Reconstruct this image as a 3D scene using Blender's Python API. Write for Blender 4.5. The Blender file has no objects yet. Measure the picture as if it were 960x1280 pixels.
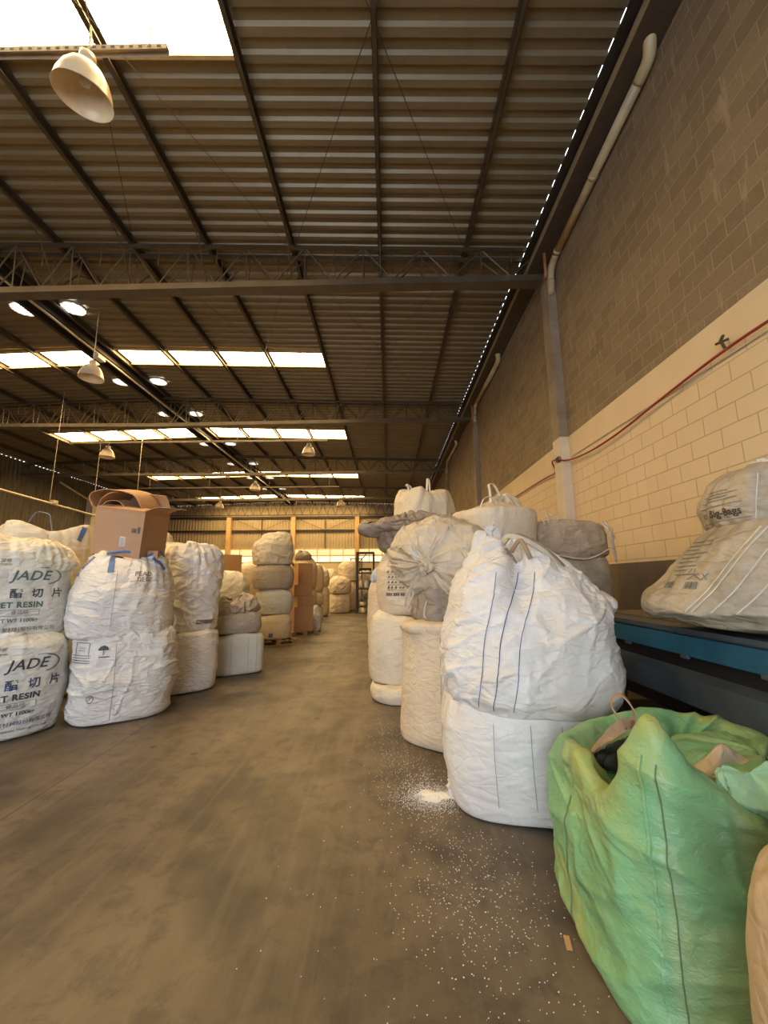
import bpy, bmesh, math, random
import numpy as np
from mathutils import Vector, Matrix
from mathutils.bvhtree import BVHTree
from math import radians as R, pi, sin, cos
sc = bpy.context.scene
COL = sc.collection
random.seed(7)

# ------------------------------------------------------------------ camera
cam_d = bpy.data.cameras.new('camera'); cam = bpy.data.objects.new('camera', cam_d); COL.objects.link(cam)
cam_d.sensor_fit = 'HORIZONTAL'; cam_d.sensor_width = 36.0; cam_d.lens = 36.0 * 500.0 / 960.0
cam_d.clip_start = 0.05; cam_d.clip_end = 300
cam.matrix_world = (Matrix.Translation((0, 0, 1.55)) @ Matrix.Rotation(R(0.57), 4, 'Z')
                    @ Matrix.Rotation(R(90 + 9.65), 4, 'X') @ Matrix.Rotation(R(-0.4), 4, 'Z'))
sc.camera = cam

# ------------------------------------------------------------------ world, daylight, exposure
w = bpy.data.worlds.new('world'); sc.world = w; w.use_nodes = True
bg = w.node_tree.nodes['Background']; bg.inputs[0].default_value = (0.80, 0.88, 1.0, 1); bg.inputs[1].default_value = 5.0
SKY = 30.0            # radiance of the daylit translucent roof panels
door_l = bpy.data.lights.new('doorway_daylight', 'AREA'); door_l.shape = 'RECTANGLE'; door_l.size = 7.0; door_l.size_y = 5.0
door_l.energy = 240; door_l.color = (0.93, 0.96, 1.0)
dl = bpy.data.objects.new('doorway_daylight', door_l); COL.objects.link(dl)
dl.location = (-3.0, -5.9, 2.6); dl.rotation_euler = (R(90), 0, 0)
sc.view_settings.view_transform = 'Standard'; sc.view_settings.look = 'None'
sc.view_settings.exposure = 0.12; sc.view_settings.gamma = 1.0; sc.view_settings.use_curve_mapping = False
sc.cycles.max_bounces = 8; sc.cycles.diffuse_bounces = 5; sc.cycles.glossy_bounces = 3
sc.cycles.sample_clamp_indirect = 8.0

# ------------------------------------------------------------------ helpers
def tag(o, label=None, cat=None, group=None, kind=None):
    if label: o['label'] = label
    if cat: o['category'] = cat
    if group: o['group'] = group
    if kind: o['kind'] = kind
    return o

def link(name, me, mat=None, parent=None, smooth=False):
    o = bpy.data.objects.new(name, me); COL.objects.link(o)
    if mat is not None:
        for m in (mat if isinstance(mat, (list, tuple)) else [mat]): me.materials.append(m)
    if parent is not None: o.parent = parent
    if smooth: me.polygons.foreach_set('use_smooth', [True] * len(me.polygons))
    return o

def empty(name, loc, rz=0, **k):
    o = bpy.data.objects.new(name, None); COL.objects.link(o); o.location = loc; o.rotation_euler = (0, 0, rz)
    o.empty_display_size = .1
    return tag(o, **k)

class MB:
    """collects boxes, bars, tubes and lathes into one mesh"""
    def __init__(s): s.v = []; s.f = []; s.mi = []
    def add(s, vs, fs, mi=0):
        b = len(s.v); s.v += [tuple(v) for v in vs]; s.f += [tuple(b + i for i in f) for f in fs]; s.mi += [mi] * len(fs); return s
    def box(s, x0, x1, y0, y1, z0, z1, M=None, mi=0):
        vs = [Vector((x, y, z)) for z in (z0, z1) for y in (y0, y1) for x in (x0, x1)]
        if M is not None: vs = [M @ v for v in vs]
        return s.add(vs, [(0, 2, 3, 1), (4, 5, 7, 6), (0, 1, 5, 4), (2, 6, 7, 3), (0, 4, 6, 2), (1, 3, 7, 5)], mi)
    def beam(s, a, b, w, h, up=(0, 0, 1), mi=0):
        a = Vector(a); b = Vector(b); d = (b - a).normalized(); up = Vector(up)
        if abs(d.dot(up)) > .98: up = Vector((0, 1, 0))
        sx = d.cross(up).normalized() * (w / 2); sy = sx.cross(d).normalized() * (h / 2)
        vs = [p + i * sx + j * sy for p in (a, b) for i, j in ((-1, -1), (1, -1), (1, 1), (-1, 1))]
        return s.add(vs, [(0, 1, 2, 3), (7, 6, 5, 4), (0, 4, 5, 1), (1, 5, 6, 2), (2, 6, 7, 3), (3, 7, 4, 0)], mi)
    def tube(s, pts, r, n=8, closed=False, mi=0):
        pts = [Vector(p) for p in pts]; m = len(pts); rr = r if isinstance(r, (list, tuple)) else [r] * m
        t0 = (pts[1] - pts[0]).normalized(); up = Vector((0, 0, 1)) if abs(t0.z) < .9 else Vector((1, 0, 0))
        nx = t0.cross(up).normalized(); vs = []
        for i, p in enumerate(pts):
            a = pts[max(i - 1, 0)]; b = pts[min(i + 1, m - 1)]; t = (b - a).normalized()
            nx = (nx - t * nx.dot(t)).normalized(); ny = t.cross(nx)
            vs += [p + rr[i] * (cos(2 * pi * k / n) * nx + sin(2 * pi * k / n) * ny) for k in range(n)]
        fs = [(i * n + k, i * n + (k + 1) % n, (i + 1) * n + (k + 1) % n, (i + 1) * n + k) for i in range(m - 1) for k in range(n)]
        fs += [tuple(range(n))[::-1], tuple((m - 1) * n + k for k in range(n))]
        return s.add(vs, fs, mi)
    def lathe(s, prof, n=24, c=(0, 0, 0), M=None, mi=0):
        vs = [Vector((r * cos(2 * pi * k / n), r * sin(2 * pi * k / n), z)) for r, z in prof for k in range(n)]
        if M is not None: vs = [M @ v for v in vs]
        vs = [v + Vector(c) for v in vs]
        fs = [(i * n + k, i * n + (k + 1) % n, (i + 1) * n + (k + 1) % n, (i + 1) * n + k) for i in range(len(prof) - 1) for k in range(n)]
        return s.add(vs, fs, mi)
    def ribbon(s, pts, w, side, th=.004, mi=0):
        """flat webbing: pts path, side = width direction (vector or list)"""
        pts = [Vector(p) for p in pts]; m = len(pts); vs = []
        for i, p in enumerate(pts):
            t = (pts[min(i + 1, m - 1)] - pts[max(i - 1, 0)]).normalized()
            sd = Vector(side[i] if isinstance(side, list) else side); sd = (sd - t * sd.dot(t)).normalized()
            nn = t.cross(sd)
            vs += [p - sd * w / 2 - nn * th / 2, p + sd * w / 2 - nn * th / 2, p + sd * w / 2 + nn * th / 2, p - sd * w / 2 + nn * th / 2]
        fs = [(i * 4 + k, i * 4 + (k + 1) % 4, (i + 1) * 4 + (k + 1) % 4, (i + 1) * 4 + k) for i in range(m - 1) for k in range(4)]
        fs += [(3, 2, 1, 0), tuple((m - 1) * 4 + k for k in range(4))]
        return s.add(vs, fs, mi)
    def mesh(s, name):
        me = bpy.data.meshes.new(name); me.from_pydata(s.v, [], s.f); me.polygons.foreach_set('material_index', s.mi); me.update(); return me
    def build(s, name, mat=None, parent=None, smooth=False):
        return link(name, s.mesh(name), mat, parent, smooth)

def spline(pts, n=10):
    """Catmull-Rom through pts"""
    P = [Vector(p) for p in pts]; P = [2 * P[0] - P[1]] + P + [2 * P[-1] - P[-2]]; out = []
    for i in range(1, len(P) - 2):
        for k in range(n):
            t = k / n; a, b, c, d = P[i - 1], P[i], P[i + 1], P[i + 2]
            out.append(.5 * ((2 * b) + (c - a) * t + (2 * a - 5 * b + 4 * c - d) * t * t + (3 * b - a - 3 * c + d) * t ** 3))
    out.append(P[-2]); return out

# numpy noise -----------------------------------------------------------
def _hash(ix, iy, iz, s):
    h = (ix * 374761393 + iy * 668265263 + iz * 2147483647 + s * 974634777) & 0xffffffff
    h = ((h ^ (h >> 13)) * 1274126177) & 0xffffffff
    h = ((h ^ (h >> 16)) * 2246822519) & 0xffffffff
    return ((h ^ (h >> 15)) & 0xffffff) / float(0x1000000)
def noise(p, s=0):
    """value noise in [-1,1], p (...,3)"""
    i = np.floor(p).astype(np.int64); f = p - i; u = f * f * f * (f * (f * 6 - 15) + 10)
    o = 0
    for dx in (0, 1):
        for dy in (0, 1):
            for dz in (0, 1):
                wgt = (u[..., 0] if dx else 1 - u[..., 0]) * (u[..., 1] if dy else 1 - u[..., 1]) * (u[..., 2] if dz else 1 - u[..., 2])
                o = o + wgt * _hash(i[..., 0] + dx, i[..., 1] + dy, i[..., 2] + dz, s)
    return o * 2 - 1
def fbm(p, s=0, o=3):
    r = 0; a = 1; t = 0
    for k in range(o): r = r + a * noise(p * 2 ** k, s + k * 17); t += a; a *= .5
    return r / t
def ridged(p, s=0, o=2):
    r = 0; a = 1; t = 0
    for k in range(o): r = r + a * (1 - np.abs(noise(p * 2 ** k, s + k * 31)) * 2.2).clip(0, 1) ** 1.5; t += a; a *= .5
    return r / t
def worley(p, s=0):
    i = np.floor(p).astype(np.int64); f1 = np.full(p.shape[:-1], 9.); f2 = f1.copy()
    for dx in (-1, 0, 1):
        for dy in (-1, 0, 1):
            for dz in (-1, 0, 1):
                c = i + np.array([dx, dy, dz]); q = [c[..., k] + _hash(c[..., 0], c[..., 1], c[..., 2], s + k * 7) for k in range(3)]
                d = np.sqrt(sum((q[k] - p[..., k]) ** 2 for k in range(3)))
                f2 = np.minimum(f2, np.maximum(f1, d)); f1 = np.minimum(f1, d)
    return f1, f2

# ------------------------------------------------------------------ materials
class NT:
    def __init__(s, name):
        s.m = bpy.data.materials.new(name); s.m.use_nodes = True; s.t = s.m.node_tree; s.N = s.t.nodes; s.L = s.t.links
        s.b = s.N['Principled BSDF']
    def n(s, ty, **k):
        nd = s.N.new(ty)
        for a, v in k.items():
            if a.startswith('i_'):
                nd.inputs[a[2:].replace('_', ' ')].default_value = v
            else: setattr(nd, a, v)
        return nd
    def l(s, a, b): s.L.new(a, b); return s
    def coord(s, sc_=(1, 1, 1), rot=(0, 0, 0), kind='Object'):
        c = s.n('ShaderNodeTexCoord'); m = s.n('ShaderNodeMapping'); m.inputs['Scale'].default_value = sc_; m.inputs['Rotation'].default_value = rot
        s.l(c.outputs[kind], m.inputs['Vector']); return m.outputs[0]
    def noise(s, vec, scale, detail=4, rough=.55, dist=0, ty='FBM'):
        x = s.n('ShaderNodeTexNoise'); x.noise_type = ty; x.inputs['Scale'].default_value = scale; x.inputs['Detail'].default_value = detail
        x.inputs['Roughness'].default_value = rough; x.inputs['Distortion'].default_value = dist; s.l(vec, x.inputs['Vector']); return x.outputs[0]
    def ramp(s, f, stops):
        r = s.n('ShaderNodeValToRGB'); e = r.color_ramp.elements
        while len(e) < len(stops): e.new(.5)
        for q, (p, c) in zip(e, stops): q.position = p; q.color = (c, c, c, 1) if isinstance(c, (int, float)) else (*c, 1)
        s.l(f, r.inputs[0]); return r.outputs[0]
    def mix(s, f, a, b, mode='MIX'):
        x = s.n('ShaderNodeMix'); x.data_type = 'RGBA'; x.blend_type = mode
        for sock, v in ((x.inputs[0], f), (x.inputs[6], a), (x.inputs[7], b)):
            if isinstance(v, (int, float)): sock.default_value = v
            elif isinstance(v, tuple): sock.default_value = (*v[:3], 1)
            else: s.l(v, sock)
        return x.outputs[2]
    def math(s, op, a, b=0., c=0.):
        x = s.n('ShaderNodeMath', operation=op)
        for sock, v in zip(x.inputs, (a, b, c)):
            if isinstance(v, (int, float)): sock.default_value = v
            else: s.l(v, sock)
        return x.outputs[0]
    def bump(s, h, strength=.4, dist=.01, prev=None):
        x = s.n('ShaderNodeBump'); x.inputs['Strength'].default_value = strength; x.inputs['Distance'].default_value = dist
        s.l(h, x.inputs['Height'])
        if prev is not None: s.l(prev, x.inputs['Normal'])
        return x.outputs[0]
    def fin(s, col=None, rough=.6, nrm=None, metal=0, **k):
        if col is not None:
            if isinstance(col, tuple): s.b.inputs['Base Color'].default_value = (*col[:3], 1)
            else: s.l(col, s.b.inputs['Base Color'])
        if isinstance(rough, (int, float)): s.b.inputs['Roughness'].default_value = rough
        else: s.l(rough, s.b.inputs['Roughness'])
        s.b.inputs['Metallic'].default_value = metal
        if nrm is not None: s.l(nrm, s.b.inputs['Normal'])
        for a, v in k.items(): s.b.inputs[a.replace('_', ' ')].default_value = v
        return s.m

def m_plain(name, col, rough=.6, metal=0, var=.25, scale=6, bump=.15):
    t = NT(name); v = t.coord(); n = t.noise(v, scale, 5); n2 = t.noise(v, scale * 9, 3)
    c = t.mix(t.ramp(n, [(.3, 0), (.75, 1)]), tuple(x * (1 - var) for x in col), tuple(min(1, x * (1 + var * .4)) for x in col))
    return t.fin(c, rough, t.bump(n2, bump, .002), metal)

def m_fabric(name, base, dirt=(.42, .33, .22), amt=.35, rough=.55, wr=.55, zs=2.0, weave=True, dscale=1.6, sheen=0.0):
    t = NT(name); v = t.coord(); vz = t.coord((1, 1, zs))
    d = t.noise(v, dscale, 6, .6, .6); d2 = t.noise(v, dscale * 6, 4, .6)
    f = t.math('MULTIPLY', t.ramp(d, [(.42, 0), (.72, 1)]), amt)
    c = t.mix(f, base, dirt)
    c = t.mix(t.math('MULTIPLY', t.ramp(d2, [(.5, 0), (.85, 1)]), amt * .6), c, tuple(x * .7 for x in dirt))
    # crease lines left from folding, and the tape weave
    cr = t.noise(vz, 4.5, 3, .5, .9, 'RIDGED_MULTIFRACTAL')
    vor = t.n('ShaderNodeTexVoronoi'); vor.feature = 'DISTANCE_TO_EDGE'; vor.inputs['Scale'].default_value = 6.5
    dv = t.n('ShaderNodeVectorMath', operation='MULTIPLY_ADD'); nz = t.n('ShaderNodeTexNoise'); nz.inputs['Scale'].default_value = 3.0; t.l(vz, nz.inputs['Vector'])
    t.l(nz.outputs[1], dv.inputs[0]); dv.inputs[1].default_value = (.35, .35, .35); t.l(vz, dv.inputs[2]); t.l(dv.outputs[0], vor.inputs['Vector'])
    b = t.bump(cr, min(1, wr * .9), .022)
    b = t.bump(t.ramp(vor.outputs['Distance'], [(0, 0), (.18, 1)]), min(1, wr * .6), .012, b)
    b = t.bump(t.noise(vz, 19, 5, .65, .8), min(1, wr * .9), .010, b)
    if weave:
        wv = t.noise(t.coord((1, 1, 14)), 70, 2, .6); b = t.bump(wv, .15, .001, b)
        st = t.noise(t.coord((9, 9, .25)), 4, 2, .5)
        c = t.mix(t.math('MULTIPLY', t.ramp(st, [(.45, 0), (.7, 1)]), .13), c, tuple(x * .72 for x in base))
    return t.fin(c, rough, b, 0, Sheen_Weight=sheen)

def m_emit(name, col, s, stain=False):
    t = NT(name); em = t.n('ShaderNodeEmission'); em.inputs[1].default_value = s
    if stain:
        v = t.coord((1, 3, 1)); n = t.noise(v, 3.2, 5, .7)
        t.l(t.mix(t.ramp(n, [(.6, 0), (.68, 1)]), col, (col[0] * .12, col[1] * .07, col[2] * .02)), em.inputs[0])
    else: em.inputs[0].default_value = (*col, 1)
    t.l(em.outputs[0], t.N['Material Output'].inputs[0]); return t.m

WHITE = (.72, .70, .66)
M = {}
M['white'] = m_fabric('white_woven', (.74, .73, .71), (.60, .47, .30), .38, wr=.6)
M['white2'] = m_fabric('white_woven_clean', (.70, .69, .66), (.50, .42, .31), .30, wr=.35)
M['whitehz'] = m_fabric('white_creased', (.70, .68, .65), (.52, .42, .30), .34, wr=.8, zs=2.6)
M['jade'] = m_fabric('grey_white_woven', (.64, .65, .62), (.46, .41, .33), .3, wr=.7, zs=2.2)
M['film'] = m_fabric('yellowed_film', (.62, .58, .45), (.5, .42, .28), .3, rough=.3, wr=.8, weave=False)
M['cream'] = m_fabric('cream_woven', (.66, .55, .40), (.40, .30, .19), .5, wr=.45)
M['tan'] = m_fabric('tan_woven', (.56, .45, .31), (.36, .27, .17), .6, wr=.6)
M['dusty'] = m_fabric('dusty_beige_woven', (.50, .39, .27), (.34, .26, .17), .5, wr=.5)
M['pale'] = m_fabric('pale_woven', (.68, .60, .46), (.48, .38, .26), .4, wr=.3)
M['greybag'] = m_fabric('grey_woven', (.31, .255, .20), (.17, .14, .11), .6, wr=.7)
M['brownbag'] = m_fabric('brown_woven', (.30, .22, .155), (.18, .12, .08), .6, wr=.6)
M['dirty'] = m_fabric('dirty_woven', (.45, .385, .29), (.19, .165, .12), .75, wr=.6, dscale=2.6)
M['strap'] = m_fabric('strap_webbing', (.60, .52, .40), (.36, .28, .2), .5, wr=.2, dscale=8)
M['strapwhite'] = m_fabric('white_webbing', (.70, .67, .60), (.5, .4, .3), .3, wr=.2, dscale=8)
M['strapblue'] = m_fabric('blue_webbing', (.085, .17, .40), (.05, .09, .2), .4, wr=.2, dscale=8)
M['stripbrown'] = m_fabric('brown_tie', (.42, .29, .18), (.22, .14, .08), .5, wr=.3, dscale=8)
M['ink'] = m_plain('dark_ink', (.055, .075, .085), .7, var=.5, scale=30)
M['inkfade'] = m_plain('faded_ink', (.20, .20, .18), .7, var=.5, scale=30)
M['inkgreen'] = m_plain('green_ink', (.10, .17, .15), .7, var=.4, scale=30)
M['inkblue'] = m_plain('blue_ink', (.035, .07, .16), .7, var=.3, scale=30)
M['inkbrown'] = m_plain('brown_ink', (.09, .065, .05), .7, var=.3, scale=30)
M['thread'] = m_plain('blue_thread', (.16, .17, .28), .7)
M['threadpale'] = m_plain('pale_thread', (.62, .60, .50), .7)
M['seamgrey'] = m_plain('grey_seam', (.36, .34, .31), .7)
M['steel'] = m_plain('painted_dark_steel', (.085, .064, .040), .5, .3, .35, 3)
M['steeldk'] = m_plain('black_steel', (.045, .036, .03), .5, .4, .3, 3)
M['trussm'] = m_plain('brown_grey_steel', (.12, .096, .066), .5, .3, .3, 3)
M['galv'] = m_plain('galvanised_conduit', (.55, .48, .36), .45, .5, .2, 4)
M['pipe'] = m_plain('cream_plastic_pipe', (.52, .42, .25), .45, 0, .3, 3)
M['pipeorange'] = m_plain('orange_pipe', (.40, .17, .07), .5)
M['lampm'] = m_plain('cream_enamel', (.78, .62, .40), .35, 0, .15, 5)
M['card'] = m_fabric('cardboard', (.46, .25, .115), (.30, .15, .07), .4, rough=.7, wr=.25, weave=False)
M['cardin'] = m_fabric('cardboard_inside', (.52, .31, .16), (.34, .19, .1), .3, rough=.8, wr=.2, weave=False)
M['tape'] = m_plain('packing_tape', (.40, .25, .13), .25)
M['paper'] = m_plain('paper_label', (.72, .70, .66), .6)
M['wood'] = m_plain('pallet_wood', (.33, .21, .11), .75, 0, .4, 8)
M['red'] = m_plain('red_cable', (.30, .025, .02), .45)
M['concrete'] = m_plain('concrete_column', (.30, .235, .165), .85, 0, .3, 3, .5)
M['concretecream'] = m_plain('cream_painted_column', (.66, .57, .43), .8, 0, .15, 3, .3)
M['orangecol'] = m_plain('orange_cream_column', (.62, .38, .16), .7, 0, .2, 3)
M['void'] = m_plain('mouth_shade_black', (.012, .02, .014), .8)  # near-black colour standing for the shade inside the green bag
M['pellet'] = m_plain('white_resin', (.82, .82, .80), .4, 0, .05)

def m_floor():
    t = NT('worn_concrete'); v = t.coord(); vs = t.coord((1, .25, 1), (0, 0, R(-8)))
    a = t.noise(v, .55, 8, .62, .3); b = t.noise(vs, 1.7, 7, .65, .7); c = t.noise(v, 5, 6, .7, .4); d = t.noise(v, 60, 3)
    col = t.mix(t.ramp(a, [(.38, 0), (.62, 1)]), (.070, .052, .034), (.16, .122, .078))
    col = t.mix(t.math('MULTIPLY', t.ramp(b, [(.45, 0), (.62, 1)]), .6), col, (.185, .145, .095))
    col = t.mix(t.math('MULTIPLY', t.ramp(c, [(.48, 0), (.62, 1)]), .6), col, (.055, .042, .032))
    # oily dark blotches and drips
    o = t.noise(t.coord((1, .8, 1)), 1.35, 3, .5, .2)
    col = t.mix(t.math('MULTIPLY', t.ramp(o, [(.52, 0), (.63, 1)]), .8), col, (.038, .029, .023))
    sp = t.n('ShaderNodeTexVoronoi'); sp.inputs['Scale'].default_value = 1.9; t.l(v, sp.inputs['Vector'])
    col = t.mix(t.math('MULTIPLY', t.ramp(sp.outputs['Distance'], [(.05, 1), (.075, 0)]), .75), col, (.035, .026, .02))
    # tyre scuffs along the aisle
    tr = t.noise(t.coord((7, .35, 1), (0, 0, R(4))), 1.6, 4, .6, .25)
    col = t.mix(t.math('MULTIPLY', t.ramp(tr, [(.5, 0), (.66, 1)]), .3), col, (.18, .145, .10))
    sep = t.n('ShaderNodeSeparateXYZ'); t.l(v, sep.inputs[0])
    jl = []
    for ax, x0, k in ((0, -2.45, -.045), (1, 7.3, 0), (1, 14.3, 0)):
        e = t.math('ADD', sep.outputs[ax], t.math('MULTIPLY', sep.outputs[1 - ax], -k)); e = t.math('ABSOLUTE', t.math('SUBTRACT', e, x0 + (-k * 0)))
        jl.append(t.math('LESS_THAN', e, .007))
    j = t.math('MAXIMUM', jl[0], t.math('MAXIMUM', jl[1], jl[2]))
    col = t.mix(t.math('MULTIPLY', j, .75), col, (.04, .03, .024))
    rg = t.ramp(a, [(.3, .62), (.7, .42)])
    nb = t.bump(d, .18, .003); nb = t.bump(c, .25, .006, nb)
    return t.fin(col, rg, nb)
M['floor'] = m_floor()

def m_wall():
    """block wall: bare grey-brown blocks above, cream paint, dark painted dado; bands are real paint"""
    t = NT('block_wall'); tc = t.n('ShaderNodeTexCoord'); sp = t.n('ShaderNodeSeparateXYZ'); t.l(tc.outputs['Object'], sp.inputs[0])
    cb = t.n('ShaderNodeCombineXYZ'); t.l(sp.outputs[1], cb.inputs[0]); t.l(sp.outputs[2], cb.inputs[1])
    br = t.n('ShaderNodeTexBrick'); t.l(cb.outputs[0], br.inputs['Vector']); br.offset = .5
    for k, x in (('Scale', 1), ('Brick Width', .4), ('Row Height', .2), ('Mortar Size', .0065), ('Mortar Smooth', .25), ('Bias', 0)): br.inputs[k].default_value = x
    br.inputs['Color1'].default_value = (0, 0, 0, 1); br.inputs['Color2'].default_value = (1, 1, 1, 1); br.inputs['Mortar'].default_value = (.5, .5, .5, 1)
    v = t.coord(); n1 = t.noise(v, 3, 6, .6); n2 = t.noise(v, 55, 4, .7); n3 = t.noise(t.coord((1, 1, .6)), 1.1, 5, .6)
    # bare block
    g = t.mix(br.outputs['Color'], (.165, .115, .060), (.26, .19, .105)); g = t.mix(t.math('MULTIPLY', n1, .6), g, (.31, .235, .135))
    g = t.mix(t.math('MULTIPLY', t.ramp(n2, [(.45, 0), (.7, 1)]), .35), g, (.12, .09, .06))
    smear = t.ramp(t.noise(t.coord((1, 4, .9)), 2.6, 4, .6), [(.60, 0), (.70, 1)])
    g = t.mix(t.math('MULTIPLY', smear, .55), g, (.42, .32, .20))
    g = t.mix(t.math('MULTIPLY', br.outputs['Fac'], .8), g, (.36, .28, .175))
    # cream paint
    c = t.mix(t.ramp(n3, [(.3, 0), (.7, 1)]), (.66, .50, .29), (.74, .59, .37)); c = t.mix(t.math('MULTIPLY', br.outputs['Color'], .12), c, (.56, .45, .31))
    plaster = t.math('GREATER_THAN', sp.outputs[2], 3.72)
    morf = t.math('MULTIPLY', br.outputs['Fac'], t.math('SUBTRACT', 1., plaster))
    c = t.mix(t.math('MULTIPLY', morf, .55), c, (.36, .27, .16))
    flake = t.ramp(t.noise(v, 7, 6, .7), [(.66, 0), (.69, 1)])
    near = t.math('LESS_THAN', t.math('ABSOLUTE', t.math('SUBTRACT', sp.outputs[2], 3.42)), .07)
    c = t.mix(t.math('MULTIPLY', t.math('MULTIPLY', flake, near), .8), c, (.17, .14, .1))
    # dado
    dk = t.mix(n1, (.10, .075, .05), (.16, .12, .08))
    upper = t.math('GREATER_THAN', sp.outputs[2], 4.10); lower = t.math('LESS_THAN', sp.outputs[2], 1.76)
    col = t.mix(upper, c, g); col = t.mix(lower, col, dk)
    hgt = t.math('SUBTRACT', 1., t.math('MULTIPLY', br.outputs['Fac'], t.math('SUBTRACT', 1., t.math('MULTIPLY', plaster, t.math('SUBTRACT', 1., upper)))))
    nb = t.bump(hgt, .7, .008); nb = t.bump(n2, .35, .004, nb)
    return t.fin(col, .85, nb)
M['wall'] = m_wall()

def m_roof(name, a, b, rough, metal, ax=0):
    t = NT(name); v = t.coord(); n = t.noise(t.coord((.35, 3, 1)), 1.4, 5, .6); n2 = t.noise(v, 5, 5, .6)
    c = t.mix(t.ramp(n, [(.3, 0), (.7, 1)]), a, b); c = t.mix(t.math('MULTIPLY', t.ramp(n2, [(.5, 0), (.8, 1)]), .3), c, tuple(x * .6 for x in a))
    return t.fin(c, rough, t.bump(n2, .1, .003), metal)
M['roof'] = m_roof('galvanised_roof_sheet', (.165, .128, .072), (.225, .178, .105), .45, .25)
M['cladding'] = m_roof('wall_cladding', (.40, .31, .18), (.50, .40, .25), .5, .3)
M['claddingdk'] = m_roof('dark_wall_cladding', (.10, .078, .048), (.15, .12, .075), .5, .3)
M['plasterfar'] = m_plain('cream_far_wall', (.62, .50, .30), .8, 0, .15, 1)
M['sky'] = m_emit('daylit_translucent_sheet', (1., .69, .31), SKY, True)
M['skyedge'] = m_plain('fibreglass_edge', (.5, .36, .16), .5)
M['ventlight'] = m_emit('daylit_vent_dome', (.88, .90, 1.), 7.0)
M['bandlight'] = m_emit('daylit_translucent_band', (1., .70, .30), 1.25)
M['bandlight2'] = m_emit('daylit_translucent_band_bright', (1., .80, .40), 1.9)

def m_green():
    t = NT('green_woven'); v = t.coord(); n = t.noise(v, 1.7, 4, .5, .5); n2 = t.noise(v, 7, 5, .6)
    c = t.mix(t.ramp(n, [(.44, 0), (.62, 1)]), (.20, .43, .21), (.34, .40, .12))
    c = t.mix(t.math('MULTIPLY', t.ramp(n2, [(.5, 0), (.8, 1)]), .35), c, (.13, .20, .08))
    st = t.noise(t.coord((3.2, 3.2, .1), (0, 0, R(40))), 1.5, 1, .4)
    c = t.mix(t.math('MULTIPLY', t.ramp(st, [(.55, 0), (.6, 1)]), .3), c, (.40, .48, .27))
    vz = t.coord((1, 1, 1.6), (0, R(25), 0)); b = t.bump(t.noise(vz, 4, 3, .5, .8, 'RIDGED_MULTIFRACTAL'), .9, .035)
    b = t.bump(t.noise(vz, 20, 4, .6, .5), .8, .012, b); b = t.bump(t.noise(t.coord((1, 1, 14)), 70, 2, .6), .15, .001, b)
    return t.fin(c, .42, b)
M['green'] = m_green()
M['seamgreen'] = m_plain('dark_green_seam', (.10, .19, .08), .6)
M['mint'] = m_fabric('mint_woven', (.30, .58, .40), (.26, .40, .18), .3, rough=.4, wr=.5)
M['bluem'] = m_plain('blue_paint', (.018, .115, .19), .42, .1, .3, 4)
M['greym'] = m_plain('slate_grey_paint', (.075, .095, .115), .42, .2, .3, 4)
M['blackm'] = m_plain('black_machine', (.016, .015, .015), .5, .2, .3, 4)
M['deckm'] = m_plain('dusty_deck', (.16, .125, .09), .6, .1, .4, 4)

# ------------------------------------------------------------------ room shell
WX, LX, RX = 3.3, -20.6, -8.8          # right wall, left wall, ridge
Y0, Y1 = -6.0, 35.6                    # rear and far walls
EX, EZ, SL = 2.93, 8.30, 0.03          # roof edge at the gutter, its height, slope
def roof_z(x): return EZ + SL * (EX - x) if x > RX else EZ + SL * (EX - RX) - SL * (RX - x)

def struct(name, o): o.name = name; o['kind'] = 'structure'; return o
struct('floor', MB().box(LX - .3, WX + .3, Y0 - .3, Y1 + .3, -.2, 0).build('floor', M['floor']))
struct('wall_right', MB().box(WX, WX + .2, Y0 - .2, Y1 + .2, 0, 8.75).build('wall_right', M['wall']))
# rear wall with the doorway the daylight comes through
struct('wall_rear', MB().box(.6, WX, Y0 - .2, Y0, 0, 8.7).box(LX, -6.6, Y0 - .2, Y0, 0, 8.7).box(-6.6, .6, Y0 - .2, Y0, 5.2, 8.9).build('wall_rear', M['plasterfar']))
struct('door_1', MB().beam((-6.6, Y0, 0), (-6.6, Y0, 5.2), .12, .16).beam((.6, Y0, 0), (.6, Y0, 5.2), .12, .16).beam((-6.6, Y0, 5.2), (.6, Y0, 5.2), .16, .12).build('door_1', M['steel']))

def corrugated(name, mat, p0, du, dv, nper, pitch, depth, nrm):
    """trapezoidal sheet: periods along du, ribs running along dv"""
    p0 = Vector(p0); du = Vector(du); dv = Vector(dv); nrm = Vector(nrm); prof = [(0, 0), (.36, 0), (.46, 1), (.88, 1)]
    vs = []; 
    for i in range(nper):
        for a, h in prof: q = p0 + du * ((i + a) * pitch) + nrm * (h * depth); vs += [q, q + dv]
    q = p0 + du * (nper * pitch); vs += [q, q + dv]
    fs = [(2 * i, 2 * i + 1, 2 * i + 3, 2 * i + 2) for i in range(len(vs) // 2 - 1)]
    return MB().add(vs, fs)
STR = [(3.1, 4.2), (11.2, 12.05), (17.6, 18.8), (25.2, 26.4), (32.4, 33.5)]   # skylight strips
PX = [1.65, -.12, -1.92, -3.66, -5.22, -6.80, -8.38]
PXL = [-9.22, -10.8, -12.4, -14.0, -15.7, -17.4, -19.1]
PIT = .262
roof = MB()
ys = [Y0]
for a, b in STR: ys += [a, b]
ys.append(Y1)
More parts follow.
